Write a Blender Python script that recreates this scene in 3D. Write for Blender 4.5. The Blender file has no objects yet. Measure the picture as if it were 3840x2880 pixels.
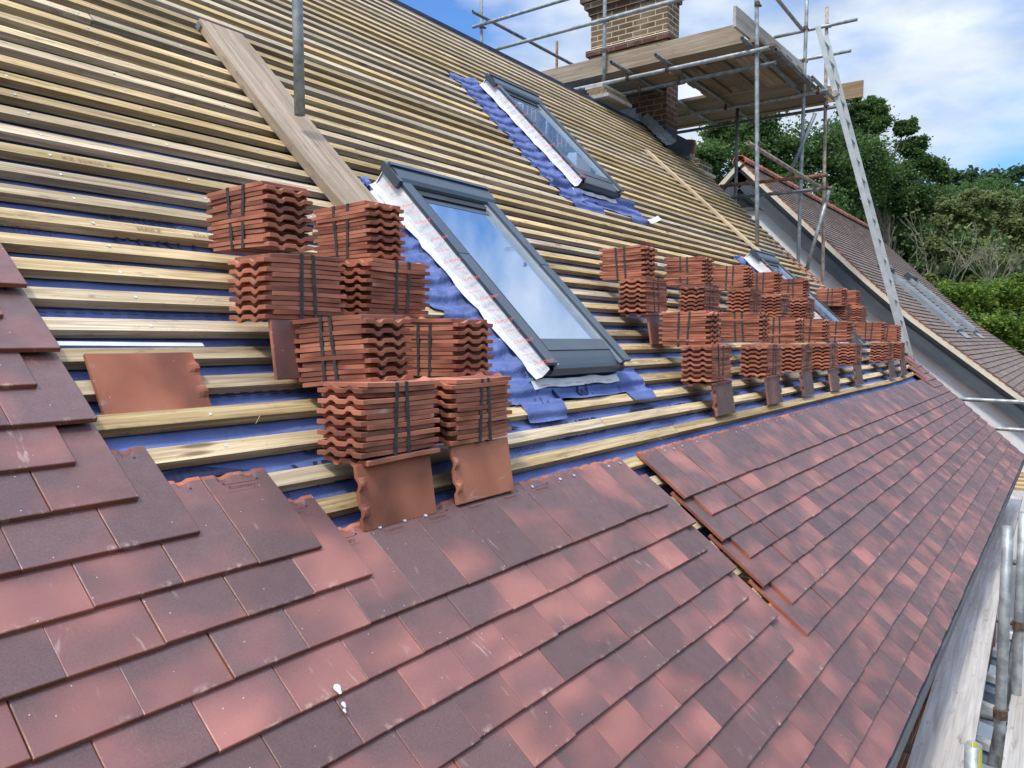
import bpy, math, random
from mathutils import Vector, Matrix
from math import sin, cos, radians as rad, pi, exp
random.seed(7)
sc = bpy.context.scene
col = sc.collection
# ------------------------------------------------------------------ camera
CP = Vector((-1.62459, -1.43192, 0.39839))
RW = ((0.591222, -0.045967, 0.805198), (-0.806499, -0.038454, 0.589983), (0.003843, -0.998203, -0.059807))
cam = bpy.data.cameras.new('camera'); co = bpy.data.objects.new('camera', cam); col.objects.link(co)
m = Matrix([[RW[i][0], -RW[i][1], -RW[i][2], CP[i]] for i in range(3)] + [[0, 0, 0, 1]])
co.matrix_world = m
cam.sensor_width = 36; cam.lens = 769 / 1024 * 36; cam.clip_start = 0.02; cam.clip_end = 2000
sc.camera = co
# ------------------------------------------------------------------ world, sun, exposure
SUN = Vector((-0.52, -0.05, 0.85)).normalized()
w = bpy.data.worlds.new('World'); sc.world = w; w.use_nodes = True
nt = w.node_tree; nt.nodes.clear()
def wn(t, **k):
    n = nt.nodes.new(t)
    for a, v in k.items(): setattr(n, a, v)
    return n
out = wn('ShaderNodeOutputWorld'); bg = wn('ShaderNodeBackground')
sky = wn('ShaderNodeTexSky', sky_type='NISHITA', sun_disc=False)
sky.sun_elevation = math.asin(SUN.z); sky.sun_rotation = math.atan2(SUN.x, SUN.y)
sky.air_density = 1.0; sky.dust_density = 0.6; sky.ozone_density = 2.0
tc = wn('ShaderNodeTexCoord'); mp = wn('ShaderNodeMapping'); mp.inputs['Scale'].default_value = (1.0, 1.0, 2.6)
mp.inputs['Rotation'].default_value = (0.25, -0.2, 0.3)
mp.inputs['Location'].default_value = (0.35, 0.1, 0.2)
ns = wn('ShaderNodeTexNoise'); ns.inputs['Scale'].default_value = 2.3; ns.inputs['Detail'].default_value = 7; ns.inputs['Roughness'].default_value = 0.5
rp = wn('ShaderNodeValToRGB'); rp.color_ramp.elements[0].position = 0.40; rp.color_ramp.elements[1].position = 0.54
ns2 = wn('ShaderNodeTexNoise'); ns2.inputs['Scale'].default_value = 5.0; ns2.inputs['Detail'].default_value = 6
cr = wn('ShaderNodeValToRGB'); cr.color_ramp.elements[0].color = (4.4, 5.2, 6.3, 1); cr.color_ramp.elements[1].color = (6.9, 7.4, 8.0, 1)
cr.color_ramp.elements[0].position = 0.38; cr.color_ramp.elements[1].position = 0.62
tint = wn('ShaderNodeMix', data_type='RGBA', blend_type='MULTIPLY'); tint.inputs[0].default_value = 1
tint.inputs[7].default_value = (0.75, 1.12, 1.55, 1)
mx = wn('ShaderNodeMix', data_type='RGBA')
L = nt.links.new
L(tc.outputs['Generated'], mp.inputs[0]); L(mp.outputs[0], ns.inputs['Vector']); L(mp.outputs[0], ns2.inputs['Vector'])
L(ns.outputs[0], rp.inputs[0]); L(ns2.outputs[0], cr.inputs[0])
L(sky.outputs[0], tint.inputs[6]); L(rp.outputs[0], mx.inputs[0]); L(tint.outputs[2], mx.inputs[6]); L(cr.outputs[0], mx.inputs[7])
sz = wn('ShaderNodeSeparateXYZ'); L(tc.outputs['Generated'], sz.inputs[0])
mr = wn('ShaderNodeMapRange'); mr.inputs['From Min'].default_value = 0.42; mr.inputs['From Max'].default_value = 0.95; mr.inputs['To Min'].default_value = 1.0; mr.inputs['To Max'].default_value = 2.9
L(sz.outputs[2], mr.inputs['Value'])
br_ = wn('ShaderNodeVectorMath', operation='SCALE'); L(mx.outputs[2], br_.inputs[0]); L(mr.outputs[0], br_.inputs['Scale'])
L(br_.outputs[0], bg.inputs[0]); bg.inputs[1].default_value = 0.1; L(bg.outputs[0], out.inputs[0])
sl = bpy.data.lights.new('sun', 'SUN'); sl.energy = 2.0; sl.angle = rad(7.0); sl.color = (1.0, 0.90, 0.74)
so = bpy.data.objects.new('sun', sl); col.objects.link(so); so.rotation_euler = (-SUN).to_track_quat('-Z', 'Y').to_euler()
sc.view_settings.view_transform = 'Standard'; sc.view_settings.look = 'None'; sc.view_settings.gamma = 1
sc.view_settings.exposure = 0.5
sc.render.resolution_x = 1024; sc.render.resolution_y = 768
# ------------------------------------------------------------------ geometry frame of the roof
PIT = rad(42.6816)
S = Vector((0, cos(PIT), sin(PIT))); N = Vector((0, -sin(PIT), cos(PIT)))
def hh(s):
    d = s - 1.9
    return 0 if d < -0.3 else (0.042 * d if d > 0.3 else 0.042 * (d + 0.3) ** 2 / 1.2)
def RP(u, s, n=0.0):
    return Vector((u, 0, 0)) + S * s + N * (n + hh(s))
def ray(px, py):
    c = ((px - 512) / 769, (py - 384) / 769, 1.0)
    return Vector([sum(RW[i][k] * c[k] for k in range(3)) for i in range(3)])
def atD(px, py, d): return CP + ray(px, py) * d
NB = -0.040; NM = -0.068; GA = 0.1088
def rowS(k): return 0.044 + GA * k
# ------------------------------------------------------------------ materials
def mat(name, rough=0.8, spec=0.3, metal=0.0):
    mt = bpy.data.materials.new(name); mt.use_nodes = True
    b = mt.node_tree.nodes['Principled BSDF']
    b.inputs['Roughness'].default_value = rough; b.inputs['Specular IOR Level'].default_value = spec; b.inputs['Metallic'].default_value = metal
    return mt, mt.node_tree, b
class NT:
    def __init__(s, nt): s.nt = nt
    def n(s, t, **k):
        x = s.nt.nodes.new(t)
        for a, v in k.items(): setattr(x, a, v)
        return x
    def l(s, a, b): s.nt.links.new(a, b)
    def attr(s, name): x = s.n('ShaderNodeAttribute'); x.attribute_name = name; return x
    def noise(s, vec, scale, detail=4, rough=0.5, dist=0):
        x = s.n('ShaderNodeTexNoise'); x.inputs['Scale'].default_value = scale; x.inputs['Detail'].default_value = detail
        x.inputs['Roughness'].default_value = rough; x.inputs['Distortion'].default_value = dist
        if vec is not None: s.l(vec, x.inputs['Vector'])
        return x.outputs[0]
    def map(s, vec, scale=(1, 1, 1)):
        x = s.n('ShaderNodeMapping'); x.inputs['Scale'].default_value = scale; s.l(vec, x.inputs[0]); return x.outputs[0]
    def ramp(s, fac, stops):
        x = s.n('ShaderNodeValToRGB'); e = x.color_ramp.elements
        while len(e) < len(stops): e.new(0.5)
        for q, (p, c) in zip(e, stops): q.position = p; q.color = (c, c, c, 1) if isinstance(c, (int, float)) else (*c, 1)
        s.l(fac, x.inputs[0]); return x.outputs[0]
    def mix(s, f, a, b, bt='MIX'):
        x = s.n('ShaderNodeMix', data_type='RGBA', blend_type=bt)
        for i, v in ((0, f), (6, a), (7, b)):
            if isinstance(v, (int, float)): x.inputs[i].default_value = v
            elif isinstance(v, tuple): x.inputs[i].default_value = (*v, 1)
            else: s.l(v, x.inputs[i])
        return x.outputs[2]
    def add(s, a, b):
        x = s.n('ShaderNodeVectorMath', operation='ADD'); s.l(a, x.inputs[0]); s.l(b, x.inputs[1]); return x.outputs[0]
    def scale(s, a, f):
        x = s.n('ShaderNodeVectorMath', operation='SCALE'); s.l(a, x.inputs[0]); x.inputs['Scale'].default_value = f; return x.outputs[0]
    def math(s, op, a, b):
        x = s.n('ShaderNodeMath', operation=op)
        for i, v in ((0, a), (1, b)):
            if isinstance(v, (int, float)): x.inputs[i].default_value = v
            else: s.l(v, x.inputs[i])
        return x.outputs[0]
    def sep(s, v): x = s.n('ShaderNodeSeparateXYZ'); s.l(v, x.inputs[0]); return x.outputs
    def bump(s, b, h, strength=0.3, dist=0.002):
        x = s.n('ShaderNodeBump'); x.inputs['Strength'].default_value = strength; x.inputs['Distance'].default_value = dist
        s.l(h, x.inputs['Height']); s.l(x.outputs[0], b.inputs['Normal'])
M = {}
def coords(q):   # uvw attribute + per thing random offset
    a = q.attr('uvw').outputs['Vector']; r = q.attr('rnd').outputs['Vector']
    oi = q.n('ShaderNodeObjectInfo')
    cx = q.n('ShaderNodeCombineXYZ'); q.l(oi.outputs['Random'], cx.inputs[0]); q.l(oi.outputs['Random'], cx.inputs[1]); q.l(oi.outputs['Random'], cx.inputs[2])
    off = q.scale(q.add(r, cx.outputs[0]), 37.0)
    return a, r, q.add(a, off), oi.outputs['Random']
def m_tile(name, glazed, c_dark, c_mid, c_light, rough):
    mt, t, b = mat(name, rough, 0.45); q = NT(t)
    a, r, p, orn = coords(q)
    rs = q.sep(r)
    # kiln flashing: broad dark to pink bands whose position differs on each tile
    n1 = q.noise(q.map(p, (4.6, 7.5, 1)), 1.0, 0.8, 0.4, 0.15)
    sy = q.sep(a)
    f = q.math('ADD', n1, q.math('MULTIPLY', q.math('SUBTRACT', rs[0], 0.56), 0.22))
    if glazed: f = q.math('ADD', f, q.math('MULTIPLY', q.math('SUBTRACT', 0.045, sy[1]), 0.55))
    c = q.ramp(f, [(0.40, c_dark), (0.56, c_mid), (0.78, c_light)]) if glazed else q.ramp(f, [(0.35, c_dark), (0.5, c_mid), (0.68, c_light)])
    # fine speckle, scuffs and pale mortar dust
    sp = q.noise(p, 300, 2, 0.7)
    c = q.mix(q.ramp(sp, [(0.35, 0.0), (0.75, 0.30)]), c, (0.30, 0.15, 0.12))
    sc1 = q.noise(q.map(p, (40, 9, 10)), 1.0, 5, 0.65, 0.6); sc2 = q.noise(p, 7.0, 2)
    tl_ = q.math('MULTIPLY', q.ramp(q.sep(a)[1], [(0.0, 0.9), (0.016, 0.0)]), q.ramp(q.noise(p, 26, 4, 0.7), [(0.57, 0.0), (0.68, 0.6)]))
    c = q.mix(tl_, c, (0.56, 0.40, 0.32))
    scuff = q.math('MULTIPLY', q.ramp(sc1, [(0.60, 0.0), (0.74, 0.75)]), q.ramp(sc2, [(0.55, 0.0), (0.66, 1.0)]))
    c = q.mix(scuff, c, (0.55, 0.40, 0.34))
    vo = q.n('ShaderNodeTexVoronoi', feature='F1'); vo.inputs['Scale'].default_value = 34; q.l(p, vo.inputs['Vector'])
    dots = q.ramp(vo.outputs['Distance'], [(0.025, 1.0), (0.05, 0.0)])
    c = q.mix(q.math('MULTIPLY', dots, 0.8), c, (0.75, 0.70, 0.66))
    hue = q.n('ShaderNodeHueSaturation'); q.l(c, hue.inputs['Color'])
    q.l(q.math('ADD', q.math('MULTIPLY', rs[1], 0.34), 0.83), hue.inputs['Value'])
    q.l(hue.outputs[0], b.inputs['Base Color'])
    q.l(q.ramp(q.noise(p, 30, 4), [(0.3, rough - 0.12), (0.7, rough + 0.12)]), b.inputs['Roughness'])
    q.bump(b, q.noise(p, 160, 5, 0.6), 0.35, 0.0015)
    M[name] = mt
m_tile('tile_face', True, (0.104, 0.054, 0.054), (0.188, 0.075, 0.068), (0.34, 0.126, 0.102), 0.43)
m_tile('tile_body', False, (0.22, 0.062, 0.034), (0.33, 0.095, 0.048), (0.46, 0.15, 0.075), 0.85)
m_tile('pack_body', False, (0.21, 0.066, 0.038), (0.375, 0.122, 0.066), (0.50, 0.185, 0.104), 0.85)
m_tile('old_tile', True, (0.13, 0.108, 0.092), (0.175, 0.142, 0.120), (0.22, 0.170, 0.142), 0.85)
def m_wood(name, c1, c2, c3, rough=0.75, grain=1.0, knots=True, axis=(2.2, 70, 70)):
    mt, t, b = mat(name, rough, 0.25); q = NT(t)
    a, r, p, orn = coords(q)
    rs = q.sep(r)
    g = q.noise(q.map(p, axis), 1.0 * grain, 6, 0.6, 0.9)
    c = q.ramp(g, [(0.34, c1), (0.50, c2), (0.64, c3)])
    g2 = q.noise(q.map(p, (axis[0] * 0.5, axis[1] * 0.12, axis[2] * 0.12)), 1.0, 3)
    c = q.mix(q.ramp(g2, [(0.45, 0.0), (0.72, 0.55)]), c, (0.20, 0.145, 0.075))
    g3 = q.noise(q.map(p, (9, 30, 30)), 1.0, 4, 0.7)
    c = q.mix(q.ramp(g3, [(0.58, 0.0), (0.72, 0.6)]), c, (0.13, 0.09, 0.05))
    if knots:
        vo = q.n('ShaderNodeTexVoronoi'); vo.inputs['Scale'].default_value = 1.0; q.l(q.map(p, (2.3, 13, 13)), vo.inputs['Vector'])
        c = q.mix(q.ramp(vo.outputs['Distance'], [(0.07, 0.75), (0.13, 0.0)]), c, (0.10, 0.055, 0.03))
    hue = q.n('ShaderNodeHueSaturation'); q.l(c, hue.inputs['Color'])
    q.l(q.math('ADD', q.math('MULTIPLY', rs[1], 0.5), 0.72), hue.inputs['Value']); q.l(q.math('ADD', q.math('MULTIPLY', rs[2], 0.4), 0.75), hue.inputs['Saturation'])
    q.l(hue.outputs[0], b.inputs['Base Color'])
    q.bump(b, g, 0.35, 0.0015)
    M[name] = mt
m_wood('batten', (0.31, 0.21, 0.105), (0.52, 0.375, 0.195), (0.69, 0.535, 0.31))
m_wood('board', (0.34, 0.24, 0.15), (0.48, 0.345, 0.225), (0.60, 0.45, 0.31), 0.85, axis=(1.5, 40, 40), knots=False)
m_wood('board_grey', (0.42, 0.39, 0.36), (0.55, 0.515, 0.48), (0.64, 0.60, 0.565), 0.9, axis=(1.5, 45, 45), knots=False)
m_wood('deck_board', (0.16, 0.125, 0.09), (0.25, 0.19, 0.14), (0.34, 0.26, 0.19), 0.9, axis=(1.5, 40, 40), knots=False)
m_wood('fresh_wood', (0.62, 0.42, 0.22), (0.74, 0.53, 0.30), (0.82, 0.63, 0.39), 0.7)
def m_plain(name, c1, c2, scale=8, rough=0.7, spec=0.3, metal=0.0, bump=0.0, bs=60, stretch=(1, 1, 1), lo=0.4, hi=0.62):
    mt, t, b = mat(name, rough, spec, metal); q = NT(t)
    a, r, p, orn = coords(q)
    g = q.noise(q.map(p, stretch), scale, 5, 0.6)
    q.l(q.ramp(g, [(lo, c1), (hi, c2)]), b.inputs['Base Color'])
    if bump: q.bump(b, q.noise(p, bs, 4), bump, 0.002)
    M[name] = mt; return mt, q, b, p
m_plain('galv', (0.24, 0.26, 0.27), (0.42, 0.44, 0.44), 14, 0.5, 0.5, 0.45, 0.2)
m_plain('galv_dark', (0.13, 0.14, 0.15), (0.24, 0.25, 0.26), 14, 0.5, 0.5, 0.5)
m_plain('rusty', (0.20, 0.085, 0.045), (0.36, 0.20, 0.13), 20, 0.8, 0.3, 0.2)
m_plain('worn_tube', (0.28, 0.20, 0.16), (0.46, 0.40, 0.36), 16, 0.7, 0.3, 0.2)
m_plain('clip', (0.07, 0.05, 0.04), (0.20, 0.13, 0.09), 40, 0.7, 0.4, 0.5)
m_plain('alu', (0.42, 0.44, 0.44), (0.54, 0.56, 0.56), 6, 0.5, 0.5, 0.4)
m_plain('yellow', (0.42, 0.40, 0.10), (0.72, 0.66, 0.10), 20, 0.6)
m_plain('strap', (0.035, 0.038, 0.04), (0.06, 0.064, 0.066), 60, 0.45, 0.5)
m_plain('win_grey', (0.058, 0.078, 0.102), (0.070, 0.092, 0.118), 5, 0.36, 0.5, 0.25)
m_plain('win_dark', (0.018, 0.020, 0.024), (0.028, 0.030, 0.034), 5, 0.5, 0.4)
m_plain('win_side', (0.30, 0.33, 0.35), (0.38, 0.41, 0.43), 5, 0.4, 0.5, 0.4)
m_plain('paper', (0.64, 0.66, 0.67), (0.76, 0.77, 0.78), 18, 0.6, 0.3, 0, 0.5, 45)
m_plain('red_ink', (0.72, 0.10, 0.07), (0.80, 0.16, 0.12), 60, 0.6)
m_plain('black_ink', (0.012, 0.016, 0.05), (0.022, 0.03, 0.085), 60, 0.7)
m_plain('wood_ink', (0.20, 0.14, 0.07), (0.30, 0.22, 0.11), 40, 0.8)
m_plain('white_paint', (0.80, 0.80, 0.81), (0.85, 0.85, 0.86), 3, 0.8)
m_plain('barge', (0.060, 0.074, 0.090), (0.085, 0.100, 0.118), 4, 0.5, 0.5, 0, 0, 60, (0.5, 3, 3))
m_plain('mortar', (0.62, 0.55, 0.42), (0.76, 0.69, 0.56), 8, 0.9)
m_plain('lead', (0.19, 0.205, 0.215), (0.36, 0.375, 0.385), 5, 0.65, 0.4, 0.1, 0.4, 12)
m_plain('navy_flash', (0.016, 0.022, 0.06), (0.026, 0.034, 0.085), 8, 0.5)
m_plain('nail', (0.45, 0.52, 0.60), (0.70, 0.76, 0.82), 30, 0.3, 0.5, 0.8)
m_plain('pot', (0.42, 0.13, 0.05), (0.55, 0.19, 0.08), 12, 0.8)
m_plain('droppings', (0.55, 0.54, 0.52), (0.74, 0.73, 0.71), 30, 0.7)
m_plain('stain', (0.30, 0.21, 0.10), (0.40, 0.30, 0.16), 30, 0.9)
m_plain('fascia', (0.075, 0.085, 0.10), (0.10, 0.112, 0.128), 4, 0.5)
m_plain('bark', (0.16, 0.125, 0.09), (0.30, 0.25, 0.19), 9, 0.95, 0.2, 0, 0.5, 14)
m_plain('pale_bark', (0.28, 0.25, 0.19), (0.46, 0.42, 0.33), 9, 0.95, 0.2)
m_plain('ground_mat', (0.06, 0.09, 0.03), (0.12, 0.14, 0.06), 0.4, 0.95)
m_plain('paving', (0.16, 0.155, 0.145), (0.24, 0.23, 0.215), 2.0, 0.9)
m_plain('straw', (0.62, 0.50, 0.22), (0.75, 0.62, 0.33), 20, 0.8)
# breather membrane: woven blue felt
mt, q, b, p = m_plain('felt', (0.090, 0.128, 0.30), (0.130, 0.178, 0.40), 3.5, 0.62, 0.35)
wv = q.n('ShaderNodeTexWave', wave_type='BANDS', bands_direction='DIAGONAL'); wv.inputs['Scale'].default_value = 55; wv.inputs['Distortion'].default_value = 3; wv.inputs['Detail'].default_value = 2
q.l(p, wv.inputs['Vector'])
base = b.inputs['Base Color'].links[0].from_socket
dust = q.noise(q.map(p, (12, 45, 10)), 1, 6, 0.7)
c = q.mix(q.ramp(dust, [(0.48, 0.0), (0.80, 0.45)]), base, (0.22, 0.27, 0.44))
c = q.mix(q.math('MULTIPLY', wv.outputs[0], 0.22), c, (0.10, 0.14, 0.42))
q.l(c, b.inputs['Base Color'])
hsum = q.math('ADD', q.math('MULTIPLY', q.noise(q.map(p, (9, 16, 9)), 1, 5, 0.6, 1.2), 1.6), q.math('MULTIPLY', wv.outputs[0], 0.05))
q.bump(b, hsum, 0.5, 0.012)
# glass: reflective coated pane
mt, t, b = mat('glass', 0.02, 0.5); q = NT(t); M['glass'] = mt
b.inputs['Base Color'].default_value = (0.09, 0.17, 0.29, 1); b.inputs['IOR'].default_value = 2.9; b.inputs['Specular IOR Level'].default_value = 0.75
a = q.attr('uvw').outputs['Vector']; q.bump(b, q.noise(a, 2.2, 2), 0.05, 0.01)
def m_brick(name, c1, c2, mortar, row=0.075, bw=0.225, dark=(0.06, 0.04, 0.04)):
    mt, t, b = mat(name, 0.9, 0.2); q = NT(t); a = q.attr('uvw').outputs['Vector']
    br = q.n('ShaderNodeTexBrick'); q.l(a, br.inputs['Vector']); br.inputs['Scale'].default_value = 1.0
    br.inputs['Brick Width'].default_value = bw; br.inputs['Row Height'].default_value = row; br.inputs['Mortar Size'].default_value = 0.0075
    br.inputs['Mortar Smooth'].default_value = 0.3; br.inputs['Bias'].default_value = 0.0
    br.inputs['Color1'].default_value = (*c1, 1); br.inputs['Color2'].default_value = (*c2, 1); br.inputs['Mortar'].default_value = (*mortar, 1)
    c = q.mix(q.ramp(q.noise(a, 26, 5, 0.7), [(0.5, 0.0), (0.72, 0.6)]), br.outputs[0], dark)
    c = q.mix(q.ramp(q.noise(a, 3, 5, 0.7), [(0.5, 0.0), (0.8, 0.5)]), c, (0.42, 0.34, 0.26))
    c = q.mix(br.outputs['Fac'], c, mortar)
    q.l(c, b.inputs['Base Color'])
    inv = q.math('SUBTRACT', 1.0, br.outputs['Fac']); q.bump(b, q.math('ADD', inv, q.math('MULTIPLY', q.noise(a, 60, 4), 0.4)), 0.6, 0.006)
    M[name] = mt
m_brick('old_brick', (0.125, 0.072, 0.050), (0.20, 0.140, 0.095), (0.52, 0.45, 0.30))
m_brick('dark_brick', (0.135, 0.052, 0.035), (0.075, 0.048, 0.042), (0.22, 0.18, 0.14), dark=(0.04, 0.03, 0.03))
m_brick('red_brick', (0.30, 0.085, 0.045), (0.42, 0.13, 0.07), (0.50, 0.44, 0.36))
m_brick('rear_brick', (0.16, 0.11, 0.07), (0.22, 0.17, 0.11), (0.70, 0.66, 0.58))
def m_leaf(name, c1, c2, c3):
    mt, t, b = mat(name, 0.6, 0.25); q = NT(t)
    r = q.sep(q.attr('rnd').outputs['Vector'])
    q.l(q.ramp(r[0], [(0.0, c1), (0.55, c2), (1.0, c3)]), b.inputs['Base Color'])
    tr = q.n('ShaderNodeBsdfTranslucent'); q.l(q.ramp(r[0], [(0.0, c2), (1.0, c3)]), tr.inputs[0])
    ms = q.n('ShaderNodeMixShader'); ms.inputs[0].default_value = 0.35
    o = t.nodes['Material Output']; q.l(b.outputs[0], ms.inputs[1]); q.l(tr.outputs[0], ms.inputs[2]); q.l(ms.outputs[0], o.inputs[0])
    M[name] = mt
m_leaf('leaf_oak', (0.045, 0.088, 0.028), (0.085, 0.155, 0.045), (0.16, 0.25, 0.07))
m_leaf('leaf_dark', (0.036, 0.075, 0.026), (0.066, 0.128, 0.038), (0.12, 0.20, 0.055))
m_leaf('leaf_far', (0.035, 0.070, 0.035), (0.060, 0.110, 0.050), (0.10, 0.16, 0.075))
m_leaf('leaf_pale', (0.10, 0.13, 0.045), (0.18, 0.22, 0.08), (0.28, 0.33, 0.13))
m_leaf('leaf_lime', (0.06, 0.115, 0.018), (0.15, 0.235, 0.035), (0.30, 0.40, 0.07))
# ------------------------------------------------------------------ mesh builder
class MB:
    def __init__(s): s.v = []; s.f = []; s.m = []; s.u = []; s.r = []; s.mats = []
    def mi(s, name):
        if name not in s.mats: s.mats.append(name)
        return s.mats.index(name)
    def add(s, vs, fs, mname, uv=None, rnd=None):
        b = len(s.v); s.v += [tuple(x) for x in vs]
        s.u += [tuple(x) for x in (uv if uv is not None else vs)]
        rnd = rnd or (random.random(), random.random(), random.random()); s.r += [rnd] * len(vs)
        if isinstance(mname, str): k = s.mi(mname); s.m += [k] * len(fs)
        else: s.m += [s.mi(x) for x in mname]
        s.f += [tuple(b + i for i in f) for f in fs]
    def box(s, o, ax, ay, az, mname, uv0=None, rnd=None):
        """box from corner o along vectors ax, ay, az; separate faces, uvw in metres"""
        o = Vector(o); A = [Vector(x) for x in (ax, ay, az)]; l = [x.length for x in A]
        if A[0].cross(A[1]).dot(A[2]) < 0: A[0], A[1] = A[1], A[0]; l[0], l[1] = l[1], l[0]; sw = True
        else: sw = False
        P = []; U = []; od = sorted(range(3), key=lambda k: -l[k])
        for i in range(8):
            a, b_, c = i & 1, (i >> 1) & 1, i >> 2
            P.append(o + A[0] * a + A[1] * b_ + A[2] * c)
            q = (l[0] * a, l[1] * b_, l[2] * c); U.append(tuple(q[k] for k in od))
        F = [(0, 2, 3, 1), (4, 5, 7, 6), (0, 1, 5, 4), (2, 6, 7, 3), (0, 4, 6, 2), (1, 3, 7, 5)]
        s.add(P, F, mname, U, rnd)
    def tube(s, a, b, r, mname, n=12, hollow=True, rnd=None, r2=None):
        a = Vector(a); b = Vector(b); d = (b - a).normalized(); x = d.orthogonal().normalized(); y = d.cross(x); r2 = r2 or r
        V = []; U = []; Ln = (b - a).length; k = max(1, int(Ln / 0.5)) if Ln < 20 else 1
        for j in range(k + 1):
            rr = r + (r2 - r) * j / k
            for i in range(n):
                t = 2 * pi * i / n; V.append(a + (b - a) * (j / k) + (x * cos(t) + y * sin(t)) * rr); U.append((Ln * j / k, cos(t) * r, sin(t) * r))
        F = [(j * n + i, j * n + (i + 1) % n, (j + 1) * n + (i + 1) % n, (j + 1) * n + i) for j in range(k) for i in range(n)]
        if hollow:
            ri = 0.83; base = len(V)
            for e, sg in ((a, 1), (b, -1)):
                rr = r if sg > 0 else r2
                for dep, q in ((0, ri), (min(0.12, Ln * 0.45), ri)):
                    for i in range(n):
                        t = 2 * pi * i / n; V.append(e + d * sg * dep + (x * cos(t) + y * sin(t)) * rr * q); U.append((0, 0, 0))
            o0, i0, j0 = 0, base, base + n; o1, i1, j1 = k * n, base + 2 * n, base + 3 * n
            for i in range(n):
                h = (i + 1) % n
                F += [(o0 + h, o0 + i, i0 + i, i0 + h), (i0 + h, i0 + i, j0 + i, j0 + h), (o1 + i, o1 + h, i1 + h, i1 + i), (i1 + i, i1 + h, j1 + h, j1 + i)]
            F += [tuple(j0 + i for i in range(n))[::-1], tuple(j1 + i for i in range(n))]
        else: F += [tuple(range(n))[::-1], tuple(k * n + i for i in range(n))]
        s.add(V, F, mname, U, rnd)
    def sheet(s, fn, us, vs, mname, rnd=None, uvf=None):
        V = [fn(u, v) for v in vs for u in us]; U = [(uvf(u, v) if uvf else (u, v, 0)) for v in vs for u in us]; n = len(us)
        F = [(j * n + i, j * n + i + 1, (j + 1) * n + i + 1, (j + 1) * n + i) for j in range(len(vs) - 1) for i in range(n - 1)]
        s.add(V, F, mname, U, rnd)
    def build(s, name, parent=None, smooth=False, loc=None):
        me = bpy.data.meshes.new(name)
        if loc is not None: s.v = [(x - loc[0], y - loc[1], z - loc[2]) for x, y, z in s.v]
        me.from_pydata(s.v, [], s.f)
        for mn in s.mats: me.materials.append(M[mn])
        me.polygons.foreach_set('material_index', s.m)
        if smooth: me.polygons.foreach_set('use_smooth', [True] * len(s.f))
        for an, dat in (('uvw', s.u), ('rnd', s.r)):
            at = me.attributes.new(an, 'FLOAT_VECTOR', 'POINT'); at.data.foreach_set('vector', [c for v in dat for c in v])
        me.update()
        o = bpy.data.objects.new(name, me); col.objects.link(o)
        if loc is not None: o.location = loc
        if parent is not None: o.parent = parent
        return o
def tag(o, label=None, cat=None, group=None, kind=None):
    if label: o['label'] = label
    if cat: o['category'] = cat
    if group: o['group'] = group
    if kind: o['kind'] = kind
    return o
def empty(name, loc=(0, 0, 0), rot=None):
    o = bpy.data.objects.new(name, None); col.objects.link(o); o.location = loc; o.empty_display_size = 0.1
    if rot is not None: o.rotation_euler = rot
    return o
def rng(a, b, n): return [a + (b - a) * i / (n - 1) for i in range(n)]
tri_cache = {}
def text_mesh(body, size):
    """flat lettering as (verts, faces), from a font curve"""
    if body not in tri_cache:
        cu = bpy.data.curves.new('lettering', 'FONT'); cu.body = body; cu.size = 1.0
        ob = bpy.data.objects.new('lettering', cu); col.objects.link(ob)
        dg = bpy.context.evaluated_depsgraph_get(); me = bpy.data.meshes.new_from_object(ob.evaluated_get(dg))
        tri_cache[body] = ([tuple(v.co) for v in me.vertices], [tuple(p.vertices) for p in me.polygons])
        bpy.data.objects.remove(ob); bpy.data.curves.remove(cu); bpy.data.meshes.remove(me)
    v, f = tri_cache[body]
    return [(x * size, y * size, 0) for x, y, z in v], f
def put_text(mb, body, size, org, ex, ey, mname, wide=1.0):
    v, f = text_mesh(body, size); org = Vector(org); ex = Vector(ex); ey = Vector(ey)
    mb.add([org + ex * (x * wide) + ey * y for x, y, z in v], f, mname)
def roof_text(mb, body, size, u, s, n, mname, wide=1.0, flip=1):
    v, f = text_mesh(body, size)
    mb.add([RP(u + flip * x * wide, s + flip * y, n) for x, y, z in v], f, mname)
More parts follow.
